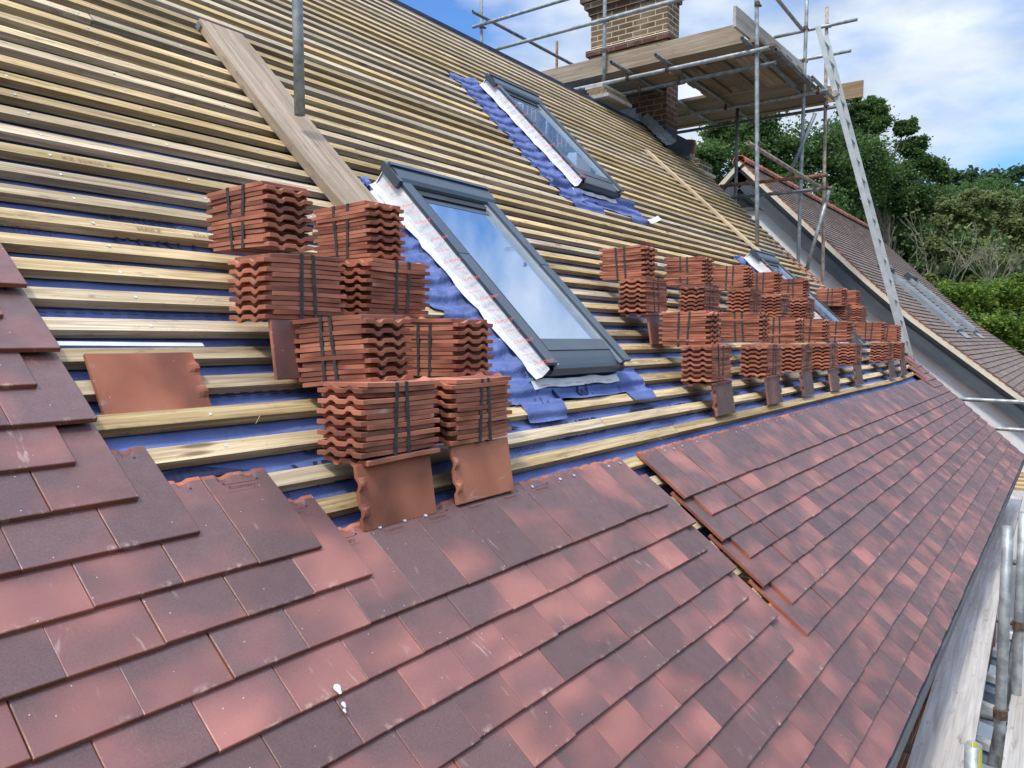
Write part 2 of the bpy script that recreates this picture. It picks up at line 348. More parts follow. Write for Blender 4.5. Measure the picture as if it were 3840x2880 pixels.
# ------------------------------------------------------------------ the clay tile
TW, TL, TT = 0.1645, 0.265, 0.0124
def tile_geo(wave=True, nx=21, w=TW, length=TL):
    xs = [0, 0.0016] + rng(0.009, w - 0.009, nx) + [w - 0.0016, w]
    ys = [0, 0.0016, length * 0.35, length * 0.7, length - 0.030, length - 0.018, length - 0.011, length - 0.005, length - 0.0012, length] if wave else [0, 0.0016, length * 0.5, length - 0.0016, length]
    def dz(x, y):
        z = -0.0020 * ((y - length / 2) / (length / 2)) ** 2
        if wave:
            f = max(0, min(1, (y - (length - 0.027)) / 0.018)); f = f * f * (3 - 2 * f)
            z -= 0.0095 * f * sum(exp(-((x - c * w) / 0.0125) ** 4) for c in (0.30, 0.72)) - 0.001 * f
        return z
    V = []; nxx, nyy = len(xs), len(ys)
    for top in (1, 0):
        for j, y in enumerate(ys):
            for i, x in enumerate(xs):
                e = 0.0011 if (i in (0, nxx - 1) or j in (0, nyy - 1)) else 0
                V.append((x, y, dz(x, y) + (TT - e if top else e * 0.7)))
    F = []; mt = []; o = nxx * nyy
    for j in range(nyy - 1):
        for i in range(nxx - 1):
            a = j * nxx + i; F.append((a, a + 1, a + nxx + 1, a + nxx)); mt.append(1 if wave and j >= nyy - 4 else 0)
            F.append((o + a, o + a + nxx, o + a + nxx + 1, o + a + 1)); mt.append(1)
    for i in range(nxx - 1):
        F.append((o + i, o + i + 1, i + 1, i)); a = (nyy - 1) * nxx + i; F.append((a, a + 1, o + a + 1, o + a)); mt += [1, 1]
    for j in range(nyy - 1):
        a = j * nxx; F.append((o + a + nxx, o + a, a, a + nxx)); a = j * nxx + nxx - 1; F.append((o + a, o + a + nxx, a + nxx, a)); mt += [1, 1]
    return V, F, mt
G_WAVE = tile_geo(); G_PLAIN = tile_geo(False, 3)
def add_tile(mb, frame, geo, body='tile_body', rnd=None, face='tile_face'):
    V, F, mt = geo
    mb.add([frame @ Vector(v) for v in V], F, [face if k == 0 else body for k in mt], [v for v in V], rnd)
# ------------------------------------------------------------------ main house
house = tag(empty('house', (3, -1, -5.6)), 'house with its roof half re-tiled, pale timber battens over blue felt in the foreground', 'house')
HL = house.location
def part(mb, name, parent=None, smooth=False, kind=None):
    o = mb.build(name, None, smooth)
    p = parent or house
    o.parent = p
    o.matrix_parent_inverse = (Matrix.Translation(p.location) if p.parent is None else Matrix()).inverted() if True else Matrix()
    if kind: o['kind'] = kind
    return o
VX = 8.95; EAVE = -1.372; RIDGE = 4.80
def tail_s(j): return -1.368 if j == 13 else -0.1062 * j if j >= 0 else -0.109 * j
# --- felt
mb = MB()
us = rng(-3.4, VX - 0.03, 140); vs = rng(-0.55, RIDGE - 0.01, 150)
def felt(u, s):
    k = (s - 0.044) / GA; f = k - math.floor(k)
    sag = -0.006 * sin(pi * f) * (0.6 + 0.4 * sin(u * 7.9)) - 0.004 * (0.5 + 0.5 * cos(u * 2 * pi / 0.45)) + 0.0012 * sin(u * 31 + s * 17)
    return RP(u, s, NM + sag - 0.002)
mb.sheet(felt, us, vs, 'felt'); part(mb, 'roof_membrane', smooth=True)
# white lap strip of the felt joint
mb = MB(); mb.sheet(lambda u, s: RP(u, s, NM + 0.008 + 0.004 * sin(u * 5)), rng(-1.6, -0.42, 14), [0.618 , 0.632], 'paper'); part(mb, 'lap_tape')
# --- printed lettering on the felt
mb = MB(); NP = NM + 0.0035
for k in range(-2, 7):
    u0 = k * 1.13
    for body, size, du, s_ in (('VENT3', 0.115, 0.74, 0.098), ('CROMAR', 0.05, 0.80, 0.205), ('BBA', 0.055, 1.42, 0.088), ('CERTIFICATION', 0.022, 0.49, 0.082), ('CERTIFICATE 10/4748', 0.022, 0.36, 0.052),
                               ('APPROVAL', 0.024, 1.46, 0.165), ('INSPECTION', 0.024, 1.46, 0.14)):
        if k > 2 and size < 0.04: continue
        roof_text(mb, body, size, u0 + du - 1.13 * 0, s_, NP, 'black_ink', 1.25)
    mb.add([RP(u0 + 1.46, 0.18, NP), RP(u0 + 1.76, 0.18, NP), RP(u0 + 1.6, 0.225, NP)], [(0, 1, 2)], 'black_ink')
    mb.add([RP(u0 + 0.36, 0.10, NP), RP(u0 + 0.47, 0.10, NP), RP(u0 + 0.41, 0.15, NP)], [(0, 1, 2)], 'black_ink')
for u0 in (-0.47, 2.3):
    roof_text(mb, 'CROMAR', 0.062, u0, 1.155, NP, 'black_ink', 0.85); roof_text(mb, 'VENT3', 0.12, u0 - 0.03, 1.035, NP, 'black_ink', 1.0)
    roof_text(mb, 'APPROVAL', 0.026, u0 - 0.34, 1.083, NP, 'black_ink'); roof_text(mb, 'INSPECTION', 0.026, u0 - 0.34, 1.055, NP, 'black_ink')
u = -0.85
for s_ in (0.742, 0.755, 0.425, 0.438):
    u = -0.85
    while u < 3.2:
        mb.box(RP(u, s_, NP - 0.001), (0.026, 0, 0), S * 0.003, N * 0.0008, 'black_ink'); u += 0.045
part(mb, 'felt_print')
# --- battens
BW, BH = 0.044, 0.027
def batten(k, segs, name='roof_batten', dn=0.0, bend=None):
    for (a, b) in segs:
        mb = MB(); s1 = rowS(k); n = max(2, int((b - a) / 0.6) + 1); us = rng(a, b, n)
        jit = random.uniform(-0.003, 0.003); ph = random.random() * 6; am = random.uniform(0.0008, 0.0025)
        def P(u, ds, dnn):
            o = am * sin(u * 1.3 + ph) + (bend(u) if bend else 0)
            return RP(u, s1 + jit + o - ds, NB - dnn + dn)
        V = []; U = []
        for u in us:
            for ds, d in ((0, 0), (BW, 0), (BW, BH), (0, BH)): V.append(P(u, ds, d)); U.append((u, ds, d))
        # cut into stock lengths that butt together with a hair gap
        i0 = 0; step = random.randint(5, 12)
        while i0 < n - 1:
            i1 = min(n - 1, i0 + step); step = random.randint(7, 12); vv = V[i0 * 4:(i1 + 1) * 4]; nn = i1 - i0 + 1
            if i1 < n - 1: vv = vv[:-4] + [x + Vector((-0.004, 0, 0)) for x in vv[-4:]]
            jd = N * random.uniform(-0.0015, 0.0015) + S * random.uniform(-0.002, 0.002)
            F = []
            for i in range(nn - 1):
                for q in range(4):
                    h = (q + 1) % 4; F.append((i * 4 + q, i * 4 + h, i * 4 + 4 + h, i * 4 + 4 + q))
            F += [(0, 3, 2, 1), tuple((nn - 1) * 4 + q for q in range(4))]
            mb.add([x + jd for x in vv], F, 'batten', U[i0 * 4:(i1 + 1) * 4]); i0 = i1
        part(mb, name)
for k in range(-1, 45):
    s = rowS(k)
    if s > RIDGE - 0.03: break
    L0, R0 = -3.2, VX + random.uniform(-0.03, 0.05)
    cuts = []
    if 0.42 < s < 1.63: cuts.append((0.80, 1.57 + random.uniform(0, 0.03)))
    if 2.27 < s < 3.62: cuts.append((3.13 + random.uniform(-0.03, 0.03), 4.07 + random.uniform(0, 0.03)))
    if 0.44 < s < 1.80: cuts.append((6.02, 6.80))
    if s > 4.30: cuts.append((8.06, 8.66))
    if k == -1: L0 = -0.9
    bend = None
    if k == 0: bend = lambda u: 0.010 * max(0, u - 6.3) ** 2; R0 = 8.35; 
    if k == 1: bend = lambda u: 0.006 * max(0, u - 5.8) ** 2
    if k in (1, 2): R0 = 8.55
    segs = []; a = L0
    for c in cuts: segs.append((a, c[0])); a = c[1]
    segs.append((a, R0)); batten(k, segs, bend=bend)
for k in range(-9, -1): batten(k, [(0.85, 1.55)])
# galvanised nail heads along the rafters
mb = MB(); rr = random.Random(4)
for k in range(0, 24):
    for q in range(-2, 20):
        u = -0.55 + q * 0.45 + rr.uniform(-0.01, 0.01); s = rowS(k) - 0.022 + rr.uniform(-0.006, 0.006)
        if 0.62 < u < 1.6 and 0.1 < s < 1.65: continue
        mb.tube(RP(u, s, NB - 0.002), RP(u, s, NB + 0.0022), 0.0042, 'nail', 8, False)
part(mb, 'batten_nail', kind='stuff')
# stamped lettering on a few battens
mb = MB()
for k, u0, body in ((5, 2.05, 'KZ BS5534'), (3, 1.95, 'BS5534'), (4, 1.90, '738 PHS TYPE A'), (6, 1.93, 'KZ 25X50'), (10, -0.42, 'HAKZ'), (10, -0.24, '25X50'), (13, -0.52, 'KZ 25X50 A')):
    roof_text(mb, body, 0.024, u0, rowS(k) - 0.034, NB + 0.0022, 'wood_ink', 1.2)
part(mb, 'batten_stamp')
# ridge board seen at the crest, eaves, walls
mb = MB(); mb.box(RP(-3.4, RIDGE - 0.005, -0.06), (12.2, 0, 0), (0, 0.05, 0), (0, 0, 0.014), 'batten'); part(mb, 'ridge_board')
mb = MB()
mb.box((-3.4, -1.012, -0.992), (12.35, 0, 0), (0, 0.024, 0), (0, 0, 0.040), 'fascia'); part(mb, 'fascia')
mb = MB(); mb.box((-3.4, -0.988, -0.990), (12.3, 0, 0), (0, 0.195, 0), (0, 0, 0.015), 'fascia'); part(mb, 'soffit')
mb = MB()
mb.add([(-3.4, -0.80, -5.6), (8.85, -0.80, -5.6), (8.85, -0.80, -0.97), (-3.4, -0.80, -0.97)], [(0, 1, 2, 3)], 'red_brick', [(0, 0, 0), (12.25, 0, 0), (12.25, 4.61, 0), (0, 4.61, 0)])
part(mb, 'brick_wall')
mb = MB()
gy = [(-0.80, -5.6), (7.7, -5.6), (7.7, -0.95), (3.47, 3.25), (-0.80, -0.86)]
mb.add([(8.85, y, z) for y, z in gy] + [(8.60, y, z) for y, z in gy], [(0, 1, 2, 3, 4), (9, 8, 7, 6, 5)], 'red_brick', [(y, z, 0) for y, z in gy] * 2); part(mb, 'gable_wall')
mb = MB()   # rear slope
mb.add([(-3.4, 3.50, 3.36), (8.6, 3.50, 3.36), (8.6, 7.9, -0.9), (-3.4, 7.9, -0.9)], [(0, 1, 2, 3)], 'felt'); part(mb, 'rear_slope')
# --- laid tiles
endL = {-8: -5.5, -7: -5, -6: -5.5, -5: -5, -4: -5.5, -3: -5, -2: -5.5, -1: -5, 0: -4.5, 1: -3, 2: -2.5, 3: 6, 4: 6.5, 5: 6, 6: 6.5, 7: 6, 8: 6.5, 9: 6}
W_ = 0.166
tiles = []
for j in range(-8, 14):
    frac = 0.0 if j % 2 else 0.5
    i = -13 + frac
    while i * W_ < VX - 0.02:
        ok = False
        if j in endL and i < endL[j] - 0.01: ok = True
        if 3 <= j <= 9 and i > (7 if j % 2 else 7.5) - 0.01: ok = True
        if j >= 10: ok = True
        st = {2: 8.13, 1: 8.22, 0: 8.45, -1: 8.56, -2: 8.78, -3: 8.80}.get(j)
        if st and i * W_ > st - 0.01: ok = True
        if ok: tiles.append((i, j))
        i += 1
def tile_frame(i, j, w=None):
    s = tail_s(j); u = i * W_
    jx = random.uniform(-0.0012, 0.0012); js = random.uniform(-0.002, 0.002); jz = random.uniform(0, 0.0018); ra = random.uniform(-0.004, 0.004)
    if 3 <= j <= 9 and i > 6.9 and i < 8.6: jx -= 0.012; ra += 0.006
    base = RP(u + jx, s + js, 0.004 - TT + jz)
    headtop = RP(u + jx, s + js + TL, NB + 0.0012 + jz * 0.3)
    ydir = (headtop - base).normalized(); xdir = (Vector((1, 0, 0)) + ydir * ra).normalized(); xdir = (xdir - ydir * xdir.dot(ydir)).normalized(); z = xdir.cross(ydir)
    return Matrix(((xdir.x, ydir.x, z.x, base.x), (xdir.y, ydir.y, z.y, base.y), (xdir.z, ydir.z, z.z, base.z), (0, 0, 0, 1)))
def vis(i, j):
    p = RP((i + 0.5) * W_, tail_s(j) + 0.06) - CP
    c = [sum(RW[k][a] * p[k] for k in range(3)) for a in range(3)]
    if c[2] <= 0.1: return -1
    x, y = c[0] / c[2] * 769, c[1] / c[2] * 769
    if abs(x) > 560 or abs(y) > 430: return -1
    return 1 / c[2]
order = sorted(tiles, key=lambda t: -vis(*t)); near = set(order[:100])
rest = MB()
def stamp(mb, fr):
    # maker's word pressed in a small frame near the head
    ex = fr.col[0].xyz; ey = fr.col[1].xyz; ez = fr.col[2].xyz; o = fr.col[3].xyz + ex * 0.045 + ey * 0.212 + ez * (TT - 0.0004)
    put_text(mb, 'Rosemary', 0.017, o, ex, ey, 'tile_stamp', 1.0)
    for a, b_ in (((-0.006, 0.016), (0.082, 0)), ((-0.006, -0.008), (0.082, 0))):
        mb.box(o + ex * a[0] + ey * a[1] - ez * 0.001, ex * 0.084, ey * 0.0008, ez * 0.001, 'tile_stamp')
m_plain('tile_stamp', (0.10, 0.040, 0.034), (0.15, 0.06, 0.05), 40, 0.8)
def nail_geo(mb, fr, x):
    p = fr @ Vector((x, 0.232, TT - 0.001)); z = fr.col[2].xyz
    mb.tube(p, p + z * 0.0035, 0.0055, 'nail', 10, False)
for (i, j) in sorted(tiles):
    fr = tile_frame(i, j)
    wd = TW
    right = (i + 1) * W_
    headvis = (j in (2, 3)) or (j <= 2 and (i > endL.get(j, 99) - 2.6)) or (j in (4, 5, 6, 7, 8, 9, 10) and 5.4 < i < 8.1) or (i > 40 and j < 4)
    geo = G_WAVE if headvis and vis(i, j) > 0.2 else G_PLAIN
    if right > VX + 0.03: geo = tile_geo(False, 3, w=max(0.05, VX + 0.01 - i * W_))
    rnd = (random.random(), random.random(), random.random())
    nails = []
    if j == 3 and random.random() < 0.8: nails = [0.040] + ([0.128] if random.random() < 0.4 else [])
    holes = headvis and j <= 3
    if (i, j) in near:
        mb = MB(); add_tile(mb, fr, geo, rnd=rnd)
        if j == 3 or (j == 2 and i > -4.6) or (j == 1 and i > -5): stamp(mb, fr)
        if holes:
            for x in (0.040, 0.128):
                if x not in nails: mb.tube(fr @ Vector((x, 0.232, TT - 0.0026)), fr @ Vector((x, 0.232, TT - 0.0004)), 0.0030, 'black_ink', 8, False)
        t = part(mb, 'roof_tile')
        for x in nails:
            nb = MB(); nail_geo(nb, fr, x); part(nb, 'nail', t)
    else:
        add_tile(rest, fr, geo, rnd=rnd)
        for x in nails: nail_geo(rest, fr, x)
part(rest, 'roof_tile', kind='stuff')
# mortar dropping spots on the tiles
mb = MB()
for (u, s, r) in ((-0.656, -0.416, 0.012), (-0.662, -0.448, 0.007), (-0.667, -0.459, 0.005)):
    c = RP(u, s, 0.0045); n = 14; r *= 0.62
    V = [c + Vector((1, 0, 0)) * (r * (1 + 0.3 * sin(3 * t)) * cos(t)) + S * (r * 1.5 * sin(t)) for t in [2 * pi * q / n for q in range(n)]] + [c + N * 0.0012]
    mb.add(V, [(q, (q + 1) % n, n) for q in range(n)], 'droppings')
part(mb, 'paint_drop')
# ------------------------------------------------------------------ roof windows with tape and felt skirts
def roof_window(u0, u1, s0, s1, n0, n1, open_txt, tape=True):
    """u0..u1, s0..s1; outer face height n0 at the sill, n1 at the head"""
    ln = s1 - s0
    def Q(x, y, z): return RP(u0 + x, s0 + y, 0) + N * (z + n0 + (n1 - n0) * y / ln)   # z relative to the outer face
    wd = u1 - u0
    X = Vector((1, 0, 0)); Yv = (Q(0, 1, 0) - Q(0, 0, 0)); Zv = N
    def bx(mb, x0, x1, y0, y1, z0, z1, mname): mb.box(Q(x0, y0, z0), X * (x1 - x0), Q(0, y1, z0) - Q(0, y0, z0), N * (z1 - z0), mname)
    dp = -(n0 + 0.06)
    mb = MB()
    bx(mb, 0, 0.012, 0.0, ln, dp, -0.012, 'win_side'); bx(mb, wd - 0.012, wd, 0.0, ln, dp, -0.012, 'win_side')
    bx(mb, 0.012, wd - 0.012, 0, 0.015, dp, -0.035, 'win_grey'); bx(mb, 0.012, wd - 0.012, ln - 0.03, ln, dp, -0.012, 'win_grey')
    fr = part(mb, 'roof_window')
    # side covers in two lengths
    for x0 in (-0.006, wd - 0.062):
        for y0, y1, dz in ((-0.012, ln * 0.52, 0), (ln * 0.52 + 0.002, ln - 0.10, 0.0018)):
            mb = MB(); bx(mb, x0, x0 + 0.068, y0, y1, -0.014, dz, 'win_grey')
            bx(mb, x0 + (0.068 if x0 < 0.1 else -0.02), x0 + (0.088 if x0 < 0.1 else 0), y0, y1, -0.022, -0.012, 'win_side')
            part(mb, 'side_cover', fr)
    # sash
    mb = MB(); a = 0.085
    bx(mb, a, wd - a, 0.065, 0.13, -0.03, -0.008, 'win_grey'); bx(mb, a, wd - a, ln - 0.155, ln - 0.10, -0.04, -0.015, 'win_dark')
    bx(mb, a, a + 0.012, 0.13, ln - 0.15, -0.035, -0.012, 'win_dark'); bx(mb, wd - a - 0.012, wd - a, 0.13, ln - 0.15, -0.035, -0.010, 'win_side')
    bx(mb, a, wd - a, ln - 0.19, ln - 0.155, -0.05, -0.024, 'win_grey')
    part(mb, 'sash', fr)
    mb = MB(); mb.add([Q(a + 0.01, 0.12, -0.026), Q(wd - a - 0.01, 0.12, -0.026), Q(wd - a - 0.01, ln - 0.15, -0.026), Q(a + 0.01, ln - 0.15, -0.026)], [(0, 1, 2, 3)], 'glass',
                     [(0, 0, 0), (wd, 0, 0), (wd, ln, 0), (0, ln, 0)]); part(mb, 'pane', fr)
    # sill flashing with a rounded nose
    mb = MB(); pr = [(0.065, -0.012), (0.03, -0.018), (0.0, -0.026), (-0.016, -0.032), (-0.020, -0.045), (-0.018, dp * 0.52)]
    mb.sheet(lambda x, k: Q(x, pr[int(k)][0], pr[int(k)][1]), [0.058, wd - 0.058], list(range(len(pr))), 'win_grey'); 
    bx(mb, 0.0, wd, -0.017, -0.0, dp * 0.52, -0.042, 'win_dark'); part(mb, 'sill_cover', fr)
    # hood at the head
    mb = MB(); pr = [(ln - 0.115, -0.012), (ln - 0.108, 0.0), (ln - 0.09, 0.012), (ln - 0.055, 0.019), (ln - 0.02, 0.016), (ln + 0.002, 0.005), (ln + 0.008, -0.02), (ln + 0.008, dp)]
    mb.sheet(lambda x, k: Q(x, pr[int(k)][0], pr[int(k)][1]), [-0.012, wd + 0.012], list(range(len(pr))), 'win_grey')
    for xx, sg in ((-0.012, 1), (wd + 0.012, -1)):
        V = [Q(xx, y, z) for y, z in pr[:7]] + [Q(xx, ln - 0.115, -0.02)]; mb.add(V, [tuple(range(8)) if sg < 0 else tuple(range(8))[::-1]], 'win_dark')
    bx(mb, -0.016, wd + 0.016, ln - 0.018, ln + 0.004, 0.014, 0.026, 'win_grey')
    bx(mb, -0.026, -0.004, ln - 0.12, ln + 0.02, -0.03, 0.012, 'win_grey')
    part(mb, 'hood', fr)
    # white joining tape down the left cheek, red print
    mb = MB(); ys = rng(-0.03, ln + 0.02, 26); prof = [(-0.001, -0.014), (-0.004, -0.03), (-0.007, 0.034 - n0), (-0.011, 0.018 - n0), (-0.020, 0.008 - n0), (-0.032, 0.002 - n0)]
    rr = random.Random(int(u0 * 100))
    wob = [rr.uniform(-0.012, 0.005) for _ in ys]
    def tp(k, y):
        i = ys.index(y); x, z = prof[int(k)]
        if k == 5: x += wob[i]
        if k >= 2: z -= (n1 - n0) * y / ln
        return Q(x + 0.002 * sin(y * 40 + k), y, z + 0.003 * sin(y * 27 + k * 2))
    mb.sheet(tp, list(range(6)), ys, 'paper')
    y = 0.02; q = 0
    while y < ln - 0.06:
        f = (0.45, 0.8, 0.6)[q % 3]; x0 = prof[1][0] * (1 - f) + prof[4][0] * f; z0 = prof[1][1] * (1 - f) + (prof[4][1] - (n1 - n0) * y / ln) * f
        ex = (Q(0, 1, 0) - Q(0, 0, 0)).normalized(); d = (Q(prof[4][0], 0, prof[4][1]) - Q(prof[1][0], 0, prof[1][1])).normalized(); up = -d
        nn = ex.cross(up)
        o = Q(x0 - 0.012, y, z0) + nn * (0.012 if nn.dot(N - X) > 0 else -0.012)
        # text reads across the tape
        put_text(mb, 'DUPONT' if q % 2 == 0 else 'Flexible Tape', 0.019 if q % 2 == 0 else 0.010, o, (-ex * 0.55 + (-up) * -0.8).normalized(), (up * 0.55 + ex * 0.8).normalized(), 'red_ink')
        y += 0.062; q += 1
    part(mb, 'joining_tape', fr)
    # tape under the sill
    mb = MB(); xs = rng(-0.05, wd - 0.04, 16)
    mb.sheet(lambda x, k: Q(x, -0.018 - 0.036 * k + 0.004 * sin(x * 20), -0.012 - n0 - 0.010 * k + 0.003 * sin(x * 33)), xs, [0, 1], 'paper')
    for k in range(7): put_text(mb, 'DUPONT' if k % 2 else 'Flexible Tape', 0.011, Q(0.0 + k * 0.085, -0.048, -0.012 - n0 - 0.003), X, Yv.normalized(), 'red_ink')
    part(mb, 'sill_tape', fr)
    return fr
roof_window(0.877, 1.553, 0.378, 1.590, 0.074, 0.116, '')
roof_window(3.385, 4.045, 2.27, 3.52, 0.082, 0.095, '')
roof_window(6.10, 6.72, 0.46, 1.77, 0.085, 0.105, '')
mb = MB(); mb.sheet(lambda a, b: RP(0.812 + 0.055 * a - 0.004 * b, 1.40 + 0.17 * b, -0.012 + 0.03 * a * a + 0.006 * sin(a * 7 + b * 9)), rng(0, 1, 8), rng(0, 1, 10), 'paper'); part(mb, 'tape_flap', smooth=True)
mb = MB(); mb.sheet(lambda a, b: RP(0.815 + 0.065 * a, 1.59 + 0.07 * b, -0.02 + 0.02 * sin(a * 5 + 1) + 0.008 * sin(b * 11 + a * 4)), rng(0, 1, 12), rng(0, 1, 10), 'felt'); part(mb, 'felt_flap', smooth=True)
mb = MB(); mb.sheet(lambda a, b: RP(4.36 + 0.16 * a, 2.035 + 0.05 * b + 0.02 * a, -0.02 + 0.05 * a * a), rng(0, 1, 6), rng(0, 1, 4), 'paper'); part(mb, 'tape_flap', smooth=True)
# felt skirts draped over the battens beside and below each window
def drape(s, lift=0.0):
    k = (s - 0.044 + BW / 2) / GA; f = abs(k - round(k)) * GA
    t = max(0, min(1, (f - BW / 2) / 0.022)); t = t * t * (3 - 2 * t)
    return NB + 0.005 - 0.020 * t + lift
def skirt(u_in, u_out, s0, s1, seed):
    r = random.Random(seed); mb = MB(); nv = int((s1 - s0) / 0.008)
    offs = [r.uniform(-0.03, 0.03) for _ in range(80)]
    def edge(s):
        k = (s - 0.044 + BW / 2) / GA; i = int(math.floor(k)); f = k - i
        return offs[i % 80] + 0.035 * (1 - abs(2 * f - 1))
    def P(t, s):
        u = u_in + (u_out - edge(s) - u_in) * t
        ch = max(0, 1 - t * 3.2); wr = 0.010 * sin(s * 43 + t * 9) * (ch * (1 - ch) * 4)
        n = drape(s) + 0.004 + ch * 0.034 + wr * 0.8 + 0.0022 * sin(u * 60 + s * 90)
        return RP(u, s, n)
    mb.sheet(P, rng(0, 1, 16), rng(s0, s1, nv), 'felt')
    part(mb, 'felt_skirt', smooth=True)
    return edge
skirt(0.868, 0.655, 0.36, 1.68, 3); skirt(3.38, 3.10, 2.10, 3.66, 4); skirt(6.10, 5.96, 0.5, 1.85, 5)
def apron(u0, u1, s_top, s_bot, flaps, seed, txt=False):
    r = random.Random(seed); mb = MB()
    def bot(u):
        b_ = s_bot + 0.006 * sin(u * 9)
        for a, c, d in flaps:
            if a <= u <= c: b_ = d + 0.008 * sin((u - a) / (c - a) * pi) * -1
        return b_
    def P(u, t):
        s = s_top + (bot(u) - s_top) * t
        n = drape(s) + 0.03 * max(0, 1 - t * 6) + 0.003 * sin(u * 23 + s * 40) + 0.004 * sin(u * 7 + s * 25)
        uu = u + (0.03 * t if u < (u0 + u1) / 2 else 0.02 * t) * (-1 if u < (u0 + u1) / 2 else -1) * 0.6
        return RP(uu, s, n + 0.003)
    us = sorted(set(rng(u0, u1, 60) + [q + e for a, c, d in flaps for q in (a, c) for e in (-0.002, 0.002)]))
    mb.sheet(P, us, rng(0, 1, 34), 'felt', uvf=lambda u, t: (u, s_top + (bot(u) - s_top) * t, 0))
    if txt:
        v, f = text_mesh('3', 0.12)
        mb.add([RP(1.22 - y, 0.335 - x * 1.05, drape(0.335 - x * 1.05) + 0.011) for x, y, z in v], f, 'black_ink')
        for uu in (0.80, 0.84, 1.24):
            for q in range(5): s_ = 0.38 - q * 0.028; mb.box(RP(uu + q * 0.004, s_, drape(s_) + 0.008), (0.0025, 0, 0), S * -0.014, N * 0.001, 'black_ink')
    return part(mb, 'felt_apron', smooth=True)
apron(0.665, 1.77, 0.405, 0.262, [(0.70, 0.965, 0.188), (1.53, 1.77, 0.215)], 1, True)
apron(3.12, 4.40, 2.30, 2.09, [(3.2, 3.62, 2.02), (4.1, 4.40, 2.05)], 2)
apron(5.98, 6.85, 0.50, 0.40, [], 6)
# ------------------------------------------------------------------ chimney on the verge
mb = MB()
CX0, CX1, CY0, CY1 = 8.20, 8.58, 3.19, 4.38
def bbox(mb, x0, x1, y0, y1, z0, z1, mn):
    """brick box with metre coordinates on each face"""
    P = lambda x, y, z: (x, y, z)
    mb.add([P(x0, y1, z0), P(x0, y0, z0), P(x0, y0, z1), P(x0, y1, z1)], [(0, 1, 2, 3)], mn, [(0, z0, 0), (y1 - y0, z0, 0), (y1 - y0, z1, 0), (0, z1, 0)])
    mb.add([P(x0, y0, z0), P(x1, y0, z0), P(x1, y0, z1), P(x0, y0, z1)], [(0, 1, 2, 3)], mn, [(y1 - y0, z0, 0), (y1 - y0 + x1 - x0, z0, 0), (y1 - y0 + x1 - x0, z1, 0), (y1 - y0, z1, 0)])
    mb.add([P(x1, y0, z0), P(x1, y1, z0), P(x1, y1, z1), P(x1, y0, z1)], [(0, 1, 2, 3)], mn, [(0, z0, 0), (y1 - y0, z0, 0), (y1 - y0, z1, 0), (0, z1, 0)])
    mb.add([P(x1, y1, z0), P(x0, y1, z0), P(x0, y1, z1), P(x1, y1, z1)], [(0, 1, 2, 3)], mn, [(0, z0, 0), (x1 - x0, z0, 0), (x1 - x0, z1, 0), (0, z1, 0)])
    mb.add([P(x0, y0, z1), P(x1, y0, z1), P(x1, y1, z1), P(x0, y1, z1)], [(0, 1, 2, 3)], mn, [(0, 0, 0), (.3, 0, 0), (.3, .3, 0), (0, .3, 0)])
    mb.add([P(x0, y0, z0), P(x0, y1, z0), P(x1, y1, z0), P(x1, y0, z0)], [(0, 1, 2, 3)], mn, [(0, 0, 0), (.3, 0, 0), (.3, .3, 0), (0, .3, 0)])
bbox(mb, CX0, CX1, CY0, CY1, 2.65, 4.12, 'dark_brick')
bbox(mb, CX0 - 0.003, CX1 + 0.003, CY0 - 0.003, CY1 + 0.003, 4.12, 4.44, 'old_brick')
bbox(mb, CX0 - 0.055, CX1 + 0.055, CY0 - 0.055, CY1 + 0.055, 4.44, 4.52, 'dark_brick')
bbox(mb, CX0, CX1, CY0, CY1, 4.535, 5.02, 'old_brick')
mb.add([(CX0 - .055, CY0 - .055, 4.52), (CX1 + .055, CY0 - .055, 4.52), (CX1 + .055, CY1 + .055, 4.52), (CX0 - .055, CY1 + .055, 4.52), (CX0 - .002, CY0 - .002, 4.55), (CX1 + .002, CY0 - .002, 4.55), (CX1 + .002, CY1 + .002, 4.55), (CX0 - .002, CY1 + .002, 4.55)],
       [(0, 1, 5, 4), (1, 2, 6, 5), (2, 3, 7, 6), (3, 0, 4, 7)], 'mortar')
for k, e in enumerate((0.03, 0.075, 0.12)): bbox(mb, CX0 - e, CX1 + e, CY0 - e, CY1 + e, 5.02 + k * 0.083, 5.103 + k * 0.083, 'dark_brick' if k != 1 else 'old_brick')
bbox(mb, CX0 - 0.06, CX1 + 0.06, CY0 - 0.06, CY1 + 0.06, 5.269, 5.7, 'old_brick')
chim = part(mb, 'chimney')
mb = MB()   # stepped lead flashing
xf = CX0 - 0.012
def ys_on(s): return RP(0, s).y, RP(0, s).z
for k in range(10):
    z0 = 3.13 + 0.078 * k; z1 = z0 + 0.12; y0 = (z0 - 3.10) / 0.94 + 3.20; y1 = y0 + 0.13
    if y0 > 3.85: break
    mb.add([(xf, y0 - 0.01, z0 + 0.085), (xf, y1 + 0.01, z0 + 0.075), (xf - 0.01, y1 + 0.10, z0 - 0.0), (xf - 0.01, y0 + 0.05, z0 - 0.08), (xf - 0.004, y0 - 0.01, z0 - 0.02)], [(0, 4, 3, 2, 1)], 'lead')
mb.sheet(lambda t, k: RP(CX0 - (0.0, 0.05, 0.17)[int(k)] , 4.30 + t * 0.62, (0.10, 0.03, -0.010)[int(k)] + 0.008 * sin(t * 40)), rng(0, 1, 18), [0, 1, 2], 'lead')
mb.sheet(lambda t, k: RP(CX0 + 0.02 + t * 0.58, 4.36 - (0.0, 0.05, 0.16)[int(k)], (0.16, 0.0, -0.02)[int(k)]), rng(0, 1, 6), [0, 1, 2], 'navy_flash')
